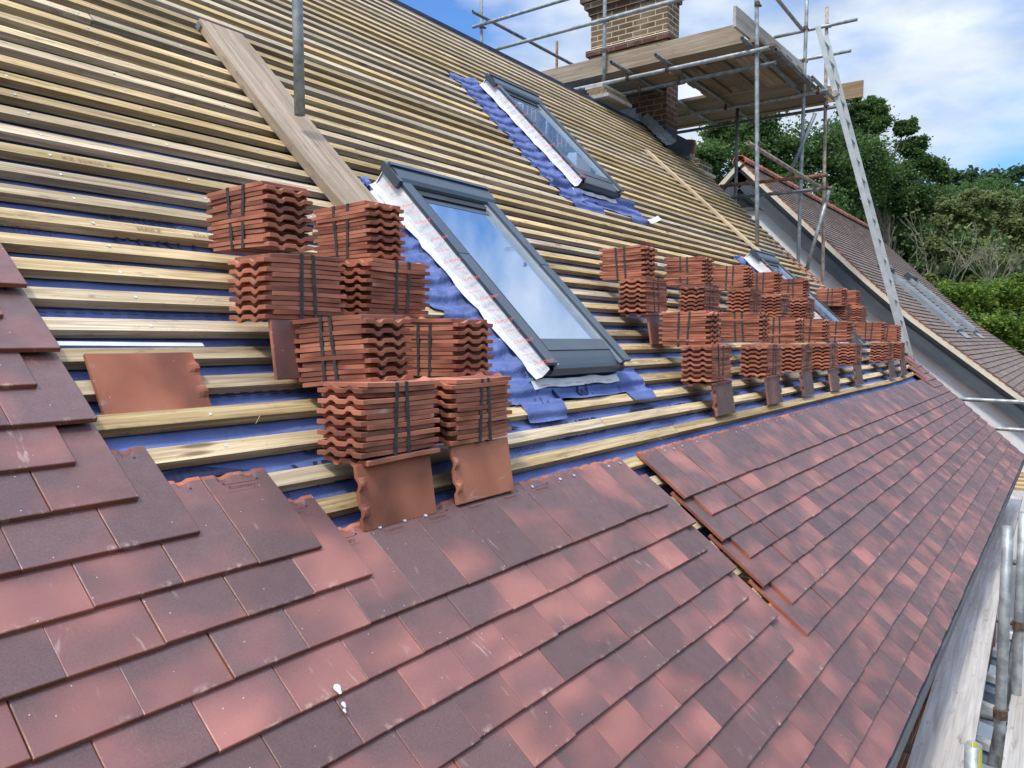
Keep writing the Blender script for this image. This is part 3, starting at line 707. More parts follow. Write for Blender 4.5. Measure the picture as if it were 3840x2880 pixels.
mb.box((CX0 - 0.004, CY0 - 0.008, 2.98), (0.37, 0, 0), (0, 0.006, 0), (0, 0, 0.30), 'navy_flash')
mb.box((CX1 - 0.02, CY0 - 0.014, 2.96), (0.05, 0, 0), (0, 0.005, 0), (0, 0, 0.28), 'lead')
part(mb, 'lead_flashing', chim)
# second small stack with a clay pot beyond the verge
mb = MB(); bbox(mb, 9.35, 9.85, 3.19, 3.73, -2.0, 3.06, 'rear_brick')
bbox(mb, 9.30, 9.90, 3.14, 3.78, 2.86, 2.90, 'mortar')
mb.add([(9.35, 3.19, 3.06), (9.85, 3.19, 3.06), (9.85, 3.73, 3.06), (9.35, 3.73, 3.06), (9.5, 3.34, 3.15), (9.7, 3.34, 3.15), (9.7, 3.57, 3.15), (9.5, 3.57, 3.15)], [(0, 1, 5, 4), (1, 2, 6, 5), (2, 3, 7, 6), (3, 0, 4, 7), (4, 5, 6, 7)], 'mortar')
c2 = part(mb, 'chimney')
mb = MB(); mb.tube((9.6, 3.47, 3.12), (9.6, 3.47, 3.38), 0.098, 'pot', 20, True); mb.tube((9.6, 3.47, 3.34), (9.6, 3.47, 3.41), 0.112, 'pot', 20, True); mb.tube((9.6, 3.47, 3.12), (9.6, 3.47, 3.20), 0.102, 'mortar', 20, False)
part(mb, 'chimney_pot', c2)
# ------------------------------------------------------------------ strapped bundles of tiles
def tile_mesh(name, seed):
    random.seed(seed); mb = MB(); V, F, mt = G_WAVE
    mb.add(V, F, ['pack_body' if k else 'tile_face' for k in mt], V); o = mb.build(name); me = o.data; bpy.data.objects.remove(o); return me
TM = [tile_mesh('roof_tile', 100 + k) for k in range(5)]
def strap_mesh():
    mb = MB(); z0, z1, t, w = -0.003, 0.1845, 0.0012, 0.0115; a, b = -0.003, TW + 0.003
    for x, z, dx, dz in ((a, z0, t, z1 - z0), (b - t, z0, t, z1 - z0), (a, z1 - t, b - a, t), (a, z0, b - a, t)):
        mb.box((x, 0, z), (dx, 0, 0), (0, w, 0), (0, 0, dz), 'strap')
    mb.box((-0.0042, -0.001, 0.105), (0.002, 0, 0), (0, w + 0.002, 0), (0, 0, 0.024), 'strap')
    o = mb.build('strap'); me = o.data; bpy.data.objects.remove(o); return me
SM = strap_mesh()
PK = [('A','L',-0.325,0.338,0.446,0.3,-0.6,-0.7,0),('A','U',-0.239,0.464,0.664,1.5,-1.3,-0.8,0),('B','L',0.079,0.378,0.465,-1.2,0.1,0.2,1),('B','U',0.170,0.474,0.666,0.6,-1.1,-0.7,1),
('C','L',-0.326,-0.034,0.100,-0.0,-1.3,0.0,1),('C','U',-0.243,0.043,0.279,1.1,-3.7,-1.0,0),('D','L',0.005,-0.038,0.095,0.6,-0.6,-0.3,1),('D','U',0.186,0.112,0.275,-3.2,-0.3,0.1,1),
('E','L',2.165,0.450,0.543,-0.1,-0.9,-0.8,1),('E','U',2.284,0.530,0.733,0.3,-1.2,-0.6,1),('F','L',3.035,0.479,0.562,0.2,-0.0,0.0,0),('F','U',3.189,0.553,0.752,0.3,0.4,0.1,1),
('G','L',3.937,0.502,0.584,0.2,0.1,0.1,0),('G','U',4.122,0.605,0.771,-0.3,0.3,0.1,1),('H','L',4.756,0.528,0.585,0.4,-0.1,-0.0,0),('H','U',4.885,0.618,0.775,0.0,0.0,0.0,1),
('I','L',5.514,0.531,0.584,0.1,-0.0,0.0,0),('I','U',5.740,0.621,0.774,0.0,0.0,0.0,1),('J','L',6.865,0.508,0.582,0.2,-0.1,0.0,1),('J','U',6.791,0.524,0.740,0.2,-0.2,-0.1,1),
('K','L',7.647,0.520,0.582,0.0,0.0,0.0,1),('K','U',7.815,0.610,0.772,0.0,0.0,0.0,1),('L','L',2.119,0.054,0.178,-0.2,-0.6,-0.2,1),('L','U',2.225,0.123,0.357,0.4,-0.7,-0.3,1),
('M','L',2.988,0.055,0.182,-0.3,-0.3,0.0,0),('M','U',3.194,0.170,0.380,0.1,0.1,0.0,1),('N','L',3.720,0.063,0.178,0.0,0.0,0.0,0),('N','U',3.907,0.153,0.368,0.0,0.0,0.0,1),
('O','L',4.452,0.065,0.182,0.0,0.0,0.0,0),('O','U',4.628,0.155,0.372,0.0,0.0,0.0,1),('P','L',5.281,0.066,0.180,0.0,0.0,0.0,0),('P','U',5.434,0.156,0.370,0.0,0.0,0.0,1),
('Q','L',6.657,0.058,0.181,0.0,-0.0,0.0,0),('Q','U',6.858,0.151,0.388,0.0,-0.1,-0.0,1),('R','L',7.324,0.060,0.181,0.0,0.0,0.0,1),('R','U',7.665,0.150,0.371,0.0,0.0,0.0,1)]
WHERE = {'A': 'the top left stack of the near cluster', 'B': 'the top right stack of the near cluster',
 'C': 'the bottom left stack of the near cluster', 'D': 'the bottom right stack of the near cluster'}
ordn = ['first', 'second', 'third', 'fourth', 'fifth', 'sixth', 'seventh']
for q, c in enumerate('EFGHIJK'): WHERE[c] = 'the far rear row, %s stack from the left' % ordn[q]
for q, c in enumerate('LMNOPQR'): WHERE[c] = 'the far front row, %s stack from the left' % ordn[q]
SEEN = {'A': 'tall', 'B': 'tall'}
for (c, ty, x, y, z, yaw, rx, ry, up) in PK:
    random.seed(hash(0) + ord(c) * 7 + (ty == 'U') * 3)
    R = Matrix.Rotation(rad(yaw), 4, 'Z') @ Matrix.Rotation(rad(rx), 4, 'X') @ Matrix.Rotation(rad(ry), 4, 'Y')
    Mx = Matrix.Translation((x, y, z)) @ R
    if ty == 'L': Mx = Mx @ Matrix.Translation((0, TW, 0)) @ Matrix.Rotation(-pi / 2, 4, 'Z')
    root = empty('tile_bundle', Mx.to_translation(), Mx.to_euler())
    face = 'long strapped side to the left and scalloped ends to the right' if ty == 'U' else 'scalloped ends to the left and dark straps to the right'
    tag(root, ('Upper' if ty == 'U' else 'Lower') + ' tile bundle in ' + WHERE[c], 'tile bundle', 'strapped bundles of clay roof tiles')
    bow = random.uniform(-0.5, 0.5)
    for k in range(14):
        o = bpy.data.objects.new('roof_tile', TM[random.randrange(5)]); col.objects.link(o); o.parent = root
        head0 = (k % 2 == 0)
        ext = 0.010 + random.uniform(-0.0015, 0.003); jx = random.gauss(0, 0.0018)
        T = Matrix.Translation((jx, (-ext if head0 else ext), k * 0.01315 + 0.0005))
        # local tile: x 0..W, y 0..L with its head at y = L
        A = Matrix()
        if head0: A = Matrix.Translation((TW, TL, 0)) @ Matrix.Rotation(pi, 4, 'Z')
        if up: A = A @ Matrix.Translation((TW, 0, TT)) @ Matrix.Rotation(pi, 4, 'Y')
        tilt = (k - 6.5) / 6.5 * rad(2.6) * bow + random.uniform(-0.006, 0.006)
        o.matrix_local = T @ Matrix.Translation((0, TL / 2, 0)) @ Matrix.Rotation(tilt, 4, 'X') @ Matrix.Rotation(random.gauss(0, 0.014), 4, 'Z') @ Matrix.Translation((0, -TL / 2, 0)) @ A
    so_ = random.uniform(-0.01, 0.01)
    for q in (0.100, 0.150):
        o = bpy.data.objects.new('strap', SM); col.objects.link(o); o.parent = root
        o.location = (0, q + so_, 0); o.rotation_euler = (random.uniform(-0.09, 0.09), 0, 0)
random.seed(11)
# loose single tiles
def loose_tile(mtx, label, group=None, body='pack_body', face='tile_face', marks=False):
    mb = MB(); mb.add(G_WAVE[0], G_WAVE[1], [face if k == 0 else body for k in G_WAVE[2]], G_WAVE[0])
    if marks:
        for xx in (0.035, 0.13): mb.tube((xx, 0.235, 0.0012), (xx, 0.235, -0.0006), 0.0032, 'win_dark', 8, False)
        mb.box((0.012, 0.205, -0.0004), (0.14, 0, 0), (0, 0.001, 0), (0, 0, 0.001), 'tile_stamp')
    o = mb.build('roof_tile'); o.matrix_world = mtx; tag(o, label, 'roof tile', group); return o
def frame(o, ex, ey):
    ex = Vector(ex).normalized(); ey = Vector(ey); ey = (ey - ex * ey.dot(ex)).normalized(); ez = ex.cross(ey)
    return Matrix(((ex.x, ey.x, ez.x, o[0]), (ex.y, ey.y, ez.y, o[1]), (ex.z, ey.z, ez.z, o[2]), (0, 0, 0, 1)))
GP = 'single tiles propping up the stacks'
NAMEP = {'A': 'Dark tile on edge propping the top left stack of the near cluster', 'C': 'Orange tile, wavy head to the left, propping the bottom left near stack', 'D': 'Orange tile, wavy head to the left, propping the bottom right near stack', 'E': 'Dark tile standing on edge under the first far rear stack'}
for q, c in enumerate('LMNOPQR'): NAMEP[c] = 'Tile standing on edge under the %s stack of the far front row' % ordn[q]
pos = {(c, t): (x, y, z) for (c, t, x, y, z, *_) in PK}
for c, dx, back in (('A', 0.005, 0), ('C', -0.02, 1), ('D', 0.0, 1), ('E', 0.03, 0), ('L', 0.02, 0), ('M', -0.02, 0), ('N', 0.0, 0), ('O', 0.02, 0), ('P', 0.0, 0), ('Q', 0.06, 0), ('R', 0.05, 0)):
    x, y, z = pos[(c, 'L')]; x += dx; z -= 0.014 if c in 'CLMOE' else 0.002
    ln = 0.265
    tilt = random.uniform(-0.02, 0.05)
    top = Vector((x, y + 0.012, z)); dn = Vector((0, -0.16, -1)).normalized()
    if back:   # underside outwards, head to the left
        o = top + Vector((ln, 0, 0)); loose_tile(frame(o, dn, Vector((-1, 0, 0.02))), NAMEP[c], GP, marks=True)
    else:      # dark face outwards, head to the left
        if c in 'LNP': o = top + Vector((ln, 0, 0)) + dn * TW; loose_tile(frame(o, -dn, Vector((-1, 0, 0.02 + tilt * 0.3))), NAMEP[c], GP)
        else: loose_tile(frame(top, dn, Vector((1, 0, 0.01 + tilt * 0.3))), NAMEP[c], GP)
LB = {'C': 'bottom left near stack', 'L': 'first stack of the far front row', 'M': 'second stack of the far front row', 'O': 'fourth stack of the far front row', 'E': 'first stack of the far rear row'}
for c in LB:
    x, y, z = pos[(c, 'L')]
    loose_tile(frame((x + 0.27, y - 0.006, z - 0.0125), (0, 1, 0.01), (-1, 0.05, -0.02)), 'Flat loose tile laid under the bundle of the ' + LB[c], 'flat tiles under the bundles')
# loose tile lying upside down on the battens at the left
a = RP(-0.80, 0.325, 0.0); 
loose_tile(frame(RP(-0.785, 0.374, -0.046), RP(-0.785, 0.530, -0.004) - RP(-0.785, 0.374, -0.046), Vector((1, 0, 0))), 'Orange tile lying underside up on the battens at the left', marks=True)
# ------------------------------------------------------------------ plank and lath lying on the battens
def plank(name, label, cat, u0, u1, s0, s1, th, mname, slant=0.0, n0=NB + 0.002, band=True):
    mb = MB(); root = None
    A = RP(u0, s0, n0); up = RP(u0 + slant, s1, n0) - A; X = Vector((u1 - u0, 0, 0)); Z = N * th
    V = []; U = []
    ys = rng(0, 1, 8); wdt = u1 - u0; ln = up.length
    for k, t in enumerate(ys):
        s = s0 + (s1 - s0) * t
        for a, zz in ((0, 0), (1, 0), (1, th), (0, th)):
            ch = 0.04 if (k in (0, 7)) else 0
            aa = a + (ch if a == 0 else -ch)
            V.append(RP(u0 + slant * t + wdt * aa, s, n0 + zz)); U.append((ln * t, wdt * a, zz))
    F = [(i * 4 + q, i * 4 + 4 + q, i * 4 + 4 + (q + 1) % 4, i * 4 + (q + 1) % 4) for i in range(7) for q in range(4)]
    F = [f[::-1] for f in F]; F += [(0, 1, 2, 3)[::-1], (28, 29, 30, 31)]
    mb.add(V, F, mname, U)
    o = mb.build(name, None, False, tuple(A)); tag(o, label, cat)
    if band:
        for s in (s0 + 0.012, s1 - 0.05):
            b = MB(); uu = u0 + slant * (s - s0) / (s1 - s0)
            b.box(RP(uu - 0.001, s, n0 + 0.002), X * 0.0 + Vector((-0.0012, 0, 0)), S * 0.035, N * (th - 0.004), 'galv')
            e = b.build('end_band', None, False, tuple(A)); e.parent = o; e.location = (0, 0, 0)
    return o
plank('scaffold_plank', 'Weathered timber scaffold board lying up the slope over the battens, left of the middle window', 'board', 0.545, 0.80, 1.33, 2.80, 0.040, 'board', slant=-0.01)
plank('timber_lath', 'Fresh pale timber lath lying up the slope beside the chimney', 'lath', 7.26, 7.37, 1.62, 3.80, 0.026, 'fresh_wood', slant=-0.55, band=False)
# ------------------------------------------------------------------ scaffold tubes and fittings
R = 0.02415
def coupler(parent, p, d, loc, mname='clip', sc_=1.0):
    """band clamp round a tube running along d at p"""
    mb = MB(); p = Vector(p); d = Vector(d).normalized(); mb.tube(p - d * 0.022 * sc_, p + d * 0.022 * sc_, R + 0.007, mname, 10, False)
    x = d.orthogonal().normalized(); y = d.cross(x)
    v = (x - y).normalized()
    mb.box(p + v * 0.022 - d * 0.014, v * 0.038, d * 0.028, v.cross(d) * 0.022, mname)
    mb.tube(p + v * 0.03 + v.cross(d) * 0.018, p + v * 0.085 + v.cross(d) * 0.018, 0.006, mname, 6, False); mb.tube(p + v * 0.06 + v.cross(d) * 0.018, p + v * 0.072 + v.cross(d) * 0.018, 0.014, mname, 6, False)
    o = mb.build('coupler'); o.parent = parent; o.matrix_parent_inverse = Matrix.Translation(parent.location).inverted(); return o
def pole(parent, a, b, mname='galv', name='scaffold_pole', r=R):
    mb = MB(); mb.tube(a, b, r, mname, 14, True); o = mb.build(name, None, False)
    for p_ in o.data.polygons: p_.use_smooth = len(p_.vertices) == 4
    if parent: o.parent = parent; o.matrix_parent_inverse = Matrix.Translation(parent.location).inverted()
    return o
def sboard(parent, o_, ax, ay, az, mname='deck_board', name='scaffold_board', bands=True):
    mb = MB(); mb.box(o_, ax, ay, az, mname); ob = mb.build(name); ob.parent = parent; ob.matrix_parent_inverse = Matrix.Translation(parent.location).inverted()
    return ob
scf = tag(empty('scaffold', (8.6, 2.5, -5.6)), 'tube and board scaffold platform built round the brick chimney', 'scaffold')
# standards
for a, b, mn in (((7.25, 1.578, 1.49), (7.22, 1.66, 5.2), 'galv'), ((7.22, 3.60, 3.58), (7.22, 3.60, 5.2), 'galv'), ((7.25, 5.64, 3.4), (7.25, 5.64, 5.6), 'galv'),
                 ((9.17, 1.68, -1.0), (9.12, 1.62, 5.2), 'galv'), ((10.1, 1.55, -1.0), (10.1, 1.62, 5.12), 'worn_tube'), ((9.35, 2.62, -1.0), (9.35, 2.62, 3.7), 'galv_dark'), ((10.1, 6.2, 3.0), (10.1, 6.2, 5.65), 'rusty'), ((10.1, 4.3, -1.0), (10.1, 4.3, 3.7), 'galv_dark')):
    pole(scf, a, b, mn)
# ledgers and guard rails, running front to back of the house
for X_, y0, y1, z, mn in ((7.19, 1.47, 5.0, 3.655, 'galv'), (7.19, 1.2, 5.45, 4.45, 'galv'), (7.19, 1.4, 5.75, 4.85, 'galv'), (7.52, 1.50, 4.6, 3.59, 'galv_dark'), (9.12, 1.32, 5.2, 3.655, 'galv'),
                      (10.1, 1.27, 5.4, 3.70, 'galv_dark'), (10.06, 1.27, 2.35, 4.43, 'galv'), (10.06, 1.2, 2.35, 4.84, 'galv')):
    pole(scf, (X_, y0, z), (X_, y1, z + 0.01), mn)
pole(scf, (9.0, 2.72, 2.55), (9.0, 1.27, 2.535), 'rusty'); pole(scf, (9.0, 2.55, 2.37), (9.0, 1.20, 2.36), 'galv_dark')
pole(scf, (7.2, 1.69, 2.64), (9.1, 1.39, 2.41), 'worn_tube'); pole(scf, (9.1, 1.47, 3.38), (9.1, 1.81, 2.55), 'galv'); pole(scf, (9.1, 1.27, 2.35), (9.1, 1.56, 1.2), 'galv')
pole(scf, (6.9, 5.52, 4.93), (10.2, 5.2, 4.75), 'galv_dark')
# transoms, along the ridge direction
for x0, x1, y in ((6.75, 10.2, 3.24), (6.85, 10.2, 2.70), (6.95, 9.3, 1.70), (7.5, 9.2, 1.50), (8.72, 10.3, 1.42)):
    pole(scf, (x0, y, 3.735), (x1, y, 3.735), 'galv' if x0 > 8 else 'galv_dark')
pole(scf, (7.5, 1.72, 4.62), (9.12, 1.66, 4.49), 'galv')
for p_, d in (((7.25, 1.60, 2.62), (0, 0, 1)), ((7.22, 1.63, 3.70), (0, 0, 1)), ((7.22, 1.63, 4.18), (0, 0, 1)), ((7.22, 3.60, 3.70), (0, 0, 1)), ((7.22, 3.60, 4.08), (0, 0, 1)), ((7.22, 3.60, 4.47), (0, 0, 1)),
              ((7.25, 5.64, 4.86), (0, 0, 1)), ((9.15, 1.65, 3.70), (0, 0, 1)), ((9.13, 1.64, 4.10), (0, 0, 1)), ((9.12, 1.63, 4.52), (0, 0, 1)), ((9.12, 1.63, 5.0), (0, 0, 1)), ((9.17, 1.67, 2.54), (0, 0, 1)),
              ((10.1, 1.6, 4.86), (0, 0, 1)), ((10.1, 1.58, 3.72), (0, 0, 1)), ((9.0, 1.33, 2.37), (0, 1, 0)), ((9.0, 1.27, 2.37), (0, 1, 0)), ((9.15, 1.55, 1.35), (0, 0, 1)),
              ((7.19, 3.24, 3.66), (0, 1, 0)), ((7.19, 2.70, 3.66), (0, 1, 0)), ((7.52, 3.24, 3.60), (0, 1, 0)), ((7.52, 2.70, 3.60), (0, 1, 0)), ((7.52, 1.70, 3.60), (0, 1, 0)), ((9.12, 2.70, 3.66), (0, 1, 0)), ((9.12, 1.45, 3.66), (0, 1, 0)), ((10.1, 6.2, 4.82), (0, 0, 1)), ((9.1, 1.80, 2.57), (0, 1, -2))):
    coupler(scf, p_, d, None)
# deck boards (0.225 wide, 38 thick)
T = (0, 0, 0.038); zd = 3.80
for k in range(4): sboard(scf, (7.30 + 0.228 * k, 1.62 if k < 1 else 2.92, zd - 0.001 * k), (0.225, 0, 0), (0, 3.6 if k < 1 else 2.3, 0), T)
for k in range(6): sboard(scf, (7.56 + k * 0.228, 1.53 + (0.02 if k % 2 else 0), zd), (0.225, 0, 0), (0, 1.36, 0), T)
for k in range(3): sboard(scf, (7.60, 1.80 + k * 0.36, zd - 0.041), (1.25, 0, 0), (0, 0.225, 0), T)
for k in range(6): sboard(scf, (8.92 + k * 0.233, 1.52 + 0.05 * (k % 3), zd + 0.003 * k), (0.225, 0, 0), (0, 3.3, 0), T)
sboard(scf, (7.275, 1.80, 3.812), (0.022, 0, 0), (0, 3.3, 0), (0, 0, 0.225), 'board', 'toe_board')
sboard(scf, (6.93, 1.765, 3.875), (2.18, -0.12, -0.04), (0.002, 0.036, 0), (0, 0, 0.225), 'board_grey', 'toe_board')
sboard(scf, (10.15, 1.12, 3.80), (0.036, 0, 0), (0, 3.4, 0), (0, 0, 0.225), 'board', 'toe_board')
# packing timbers under the pole foot
for k, (z, mn) in enumerate(((3.26, 'board_grey'), (3.305, 'deck_board'), (3.355, 'deck_board'), (3.41, 'board_grey'))):
    sboard(scf, (6.86 + 0.02 * k, 3.33 + 0.04 * k, z + 0.12), (0.62, 0, 0), (0, 0.25, 0), (0, 0, 0.042), mn, 'packing_timber')
# single tube hanging in front of the battens
o = pole(None, (0.64, 1.41, 1.39), (0.655, 1.452, 2.9), 'galv'); tag(o, 'Lone galvanised scaffold tube ending just above the plank, in front of the battens', 'scaffold tube')
# ------------------------------------------------------------------ ladder
lad = tag(empty('ladder', (8.95, 0.26, 0.24)), 'Aluminium ladder leaning from the roof verge up to the chimney scaffold', 'ladder')
def stile(a, b):
    mb = MB(); a = Vector(a); b = Vector(b); d = b - a; x = Vector((1, 0, 0)); y = d.normalized().cross(x)
    mb.box(a - y * 0.03, x * 0.028, y * 0.060, d, 'alu'); o = mb.build('stile'); o.parent = lad; o.matrix_parent_inverse = Matrix.Translation(lad.location).inverted()
sa, sb = Vector((8.75, 0.24, 0.24)), Vector((8.75, 1.38, 4.37)); ta, tb = Vector((9.08, 0.24, 0.20)), Vector((9.10, 1.37, 4.36))
stile(sa, sb); stile(ta, tb)
for k in range(16):
    t = 0.04 + k * 0.0615; mb = MB(); mb.tube(sa.lerp(sb, t) + Vector((0.02, 0, 0)), ta.lerp(tb, t) + Vector((0.02, 0, 0)), 0.016, 'alu', 8, False)
    o = mb.build('rung'); o.parent = lad; o.matrix_parent_inverse = Matrix.Translation(lad.location).inverted()
mb = MB(); c_ = sa.lerp(sb, 0.785); mb.tube(c_ + Vector((-0.03, 0, 0)), c_ + Vector((0.07, 0, 0)), 0.040, 'worn_tube', 8, False); o = mb.build('lashing'); o.parent = lad; o.matrix_parent_inverse = Matrix.Translation(lad.location).inverted()
# ------------------------------------------------------------------ eaves scaffold at the bottom right
esc = tag(empty('scaffold', (3, -1.3, -5.6)), 'eaves scaffold with grey walk boards and tubes below the roof edge', 'scaffold')
zb = -1.51
sboard(esc, (0.3, -1.155 - 0.03, zb), (5.45, 0.16, 0.0), (-0.004, 0.232, 0), T, 'board_grey')
sboard(esc, (5.72, -1.03, zb - 0.042), (3.9, 0.06, 0.0), (-0.004, 0.228, 0), T, 'board_grey')
sboard(esc, (0.8, -1.49, zb), (6.4, 0.10, 0), (-0.004, 0.228, 0), T, 'board_grey')
for k in range(4): sboard(esc, (0.5, -1.74 - 0.235 * k, zb), (8.4, 0.1, 0), (-0.004, 0.228, 0), T, 'board_grey')
pole(esc, (2.645, -1.205, -0.48), (2.62, -1.21, -5.6), 'galv'); pole(esc, (3.15, -1.245, -0.5), (3.15, -1.245, -5.6), 'galv')
pole(esc, (1.12, -1.22, -0.868), (1.12, -1.22, -5.6), 'galv', r=0.0242)
mb = MB(); mb.sheet(lambda t, z: (1.12 + 0.0199 * cos(t), -1.22 + 0.0199 * sin(t), -0.869 - z), rng(-0.9, 2.2, 9), [0, 0.03, 0.06], 'yellow'); mb.sheet(lambda t, z: (1.12 + 0.0246 * cos(t), -1.22 + 0.0246 * sin(t), -0.872 - z * (1 + 0.5 * sin(t * 5))), rng(-2.5, -1.7, 7), [0, 0.05, 0.12], 'yellow'); o = mb.build('pole_cap'); o.parent = esc; o.matrix_parent_inverse = Matrix.Translation(esc.location).inverted()
for x in (1.0, 2.35, 2.95, 4.6, 6.3, 8.3): pole(esc, (x, -0.84, zb - 0.03), (x, -2.6, zb - 0.03), 'galv')
pole(esc, (0.2, -1.20, zb - 0.085), (9.5, -1.16, zb - 0.085), 'galv_dark')
pole(esc, (9.1, 0.1, -0.32), (9.1, -2.6, -0.335), 'galv'); pole(esc, (9.1, -0.2, -0.65), (9.1, -2.6, -0.665), 'galv')
for k, x in enumerate((1.9, 2.2, 2.45)): pole(esc, (x, -0.84, -2.4 - 0.15 * k), (x, -2.0, -2.4 - 0.15 * k), 'galv_dark')
coupler(esc, (2.63, -1.207, -1.38), (0, 0, 1), None); coupler(esc, (3.15, -1.245, -1.1), (0, 0, 1), None)
# ------------------------------------------------------------------ timber offcuts at the far end of the walkway
random.seed(21)
for k in range(6):
    mb = MB(); x = 9.9 + 0.16 * k; z = -1.50 + 0.028 * (k % 3) ; mb.box((0, 0, 0), (0.16, 0.02 * k, 0), (0.02, -0.8, 0.0), (0, 0, 0.035), 'fresh_wood' if k % 2 else 'batten')
    o = mb.build('timber_offcut'); o.location = (x, -0.55 - 0.05 * k, z + 0.03 * (k // 3)); tag(o, 'short pale timber offcut in the heap beyond the end of the walkway', 'offcut', 'timber offcuts at the walkway end')
# ------------------------------------------------------------------ neighbouring house
nb = tag(empty('house', (16.5, 1.0, -5.6)), 'neighbouring house with brown tiled roof, grey bargeboard and white gable', 'house')
NX0, NX1 = 11.62, 21.9
def NP_(u, s, n=0.0): return RP(u, s, n + 0.135 + 0.07 * max(0, 1 - s))
def npart(mb, name, parent=None, smooth=False):
    o = mb.build(name, None, smooth); o.parent = parent or nb
    if parent is None: o.matrix_parent_inverse = Matrix.Translation(nb.location).inverted()
    return o
nrid = 4.87; neav = -1.25
mb = MB(); random.seed(5)
rows = 58; g = (nrid - neav) / rows
for k in range(rows):
    s0 = neav + k * g; off = 0 if k % 2 else 0.083; u = NX0 - off
    while u < NX1:
        a = max(u, NX0) + 0.001; b = min(u + 0.165, NX1)
        if b > a + 0.01:
            j = random.uniform(-0.002, 0.003); lift = 0.017 + random.uniform(0, 0.004)
            V = [NP_(a, s0 + j, lift), NP_(b, s0 + j, lift), NP_(b, s0 + g * 1.03, 0.003), NP_(a, s0 + g * 1.03, 0.003), NP_(a, s0 + j, 0.002), NP_(b, s0 + j, 0.002), NP_(a, s0 + g, -0.01)]
            r0 = (random.random(), random.random(), random.random())
            mb.add(V, [(0, 1, 2, 3), (4, 5, 1, 0), (4, 0, 3, 6)], ['old_tile', 'old_tile', 'tile_body'], [(0, 0, 0), (b - a, 0, 0), (b - a, g, 0), (0, g, 0)] * 1 + [(0, 0, .1), (b - a, 0, .1), (0, g, .1)], r0)
        u += 0.166
npart(mb, 'roof_slope')
mb = MB(); RY = NP_(0, nrid).y; RZ = NP_(0, nrid).z
mb.add([(NX0, RY, RZ), (NX1, RY, RZ), (NX1, RY + 4.6, RZ - 4.3), (NX0, RY + 4.6, RZ - 4.3)], [(0, 1, 2, 3)], 'old_tile'); npart(mb, 'rear_slope')
x = NX0 - 0.02; k = 0
while x < NX1 - 0.3:
    mb = MB(); ex = 0.30
    prof = [(cos(t) * 0.12, sin(t) * 0.10 - 0.015) for t in rng(-0.35, pi + 0.35, 9)]
    V = []; 
    for xx in (x, x + ex):
        for (y, z) in prof: V.append((xx, RY + y, RZ + z))
    V += [(x, RY + y * 0.86, RZ + z - 0.015) for y, z in prof]
    mb.add(V, [(i, i + 1, i + 10, i + 9) for i in range(8)] + [(18 + i, 19 + i, i + 1, i) for i in range(8)], 'tile_body', [(a - x, b - RY, c) for a, b, c in V]); mb.mats = ['pack_body']
    mb.box((x + ex - 0.001, RY - 0.10, RZ - 0.02), (0.012, 0, 0), (0, 0.2, 0), (0, 0, 0.085), 'pack_body')
    npart(mb, 'ridge_tile', smooth=False); x += ex + 0.012; k += 1
# verge: undercloak, bargeboard, white gable
def vp(s, n, x): 
    p = NP_(x, s, n); return p
ss = rng(neav - 0.03, nrid, 26)
mb = MB(); 
for (n0_, n1_, x_, mn) in ((-0.002, -0.085, NX0 + 0.012, 'mortar'),):
    mb.sheet(lambda s, k: vp(s, (n0_, n1_)[int(k)], x_ - 0.01 * k), ss, [0, 1], mn, uvf=lambda s, k: (s, k, 0))
def mirror(p): return Vector((p.x, 2 * RY - p.y, p.z))
mb.sheet(lambda s, k: mirror(vp(s, (-0.002, -0.085)[int(k)], NX0 + 0.012)), ss, [0, 1], 'mortar')
npart(mb, 'undercloak')
mb = MB()
for mir in (0, 1):
    f = mirror if mir else (lambda p: p)
    for n0_, n1_, xo, mn in ((-0.085, -0.135, 0.0, 'win_dark'), (-0.130, -0.34, 0.025, 'barge')):
        mb.sheet(lambda s, k: f(vp(s, (n0_, n0_, n1_, n1_)[int(k)], NX0 + xo + (0.06, 0, 0, 0.10)[int(k)])), ss, [0, 1, 2, 3], mn, uvf=lambda s, k: (s * 1.0, k * 0.2, 0))
    mb.sheet(lambda s, k: f(vp(s, -0.34, NX0 + 0.025 + 0.35 * k)), ss, [0, 1], 'barge')
npart(mb, 'bargeboard')
mb = MB(); xg = NX0 + 0.16; yb = NP_(0, neav).y + 0.12; yt = 2 * RY - yb
mb.add([(xg, yb, -5.6), (xg, yt, -5.6), (xg, yt, NP_(0, neav).z - 0.2), (xg, RY, RZ - 0.25), (xg, yb, NP_(0, neav).z - 0.2)], [(0, 4, 3, 2, 1)], 'white_paint'); npart(mb, 'gable_wall')
# boarded gable peak with small dark triangle
mb = MB(); xq = NX0 + 0.13
mb.add([(xq, RY - 0.62, RZ - 0.82), (xq, RY + 0.62, RZ - 0.82), (xq, RY, RZ - 0.26)], [(0, 2, 1)], 'win_side'); 
mb.box((xq - 0.03, RY - 0.62, RZ - 0.86), (0.03, 0, 0), (0, 1.24, 0), (0, 0, 0.05), 'barge'); mb.box((xq - 0.03, RY - 0.02, RZ - 0.60), (0.028, 0, 0), (0, 0.04, 0), (0, 0, 0.3), 'barge')
for sg in (-1, 1): mb.box((xq - 0.04, RY, RZ - 0.55), (0.035, 0, 0), (0, sg * 0.40, -0.30), (0, 0, -0.05), 'barge')
mb.add([(xq - 0.01, RY - 0.27, RZ - 0.81), (xq - 0.01, RY + 0.27, RZ - 0.81), (xq - 0.01, RY, RZ - 0.60)], [(0, 2, 1)], 'win_dark'); npart(mb, 'gable_peak')
mb = MB(); mb.box((NX0, NP_(0, neav).y - 0.02, NP_(0, neav).z - 0.20), (NX1 - NX0, 0, 0), (0, 0.03, 0), (0, 0, 0.18), 'barge'); npart(mb, 'fascia')
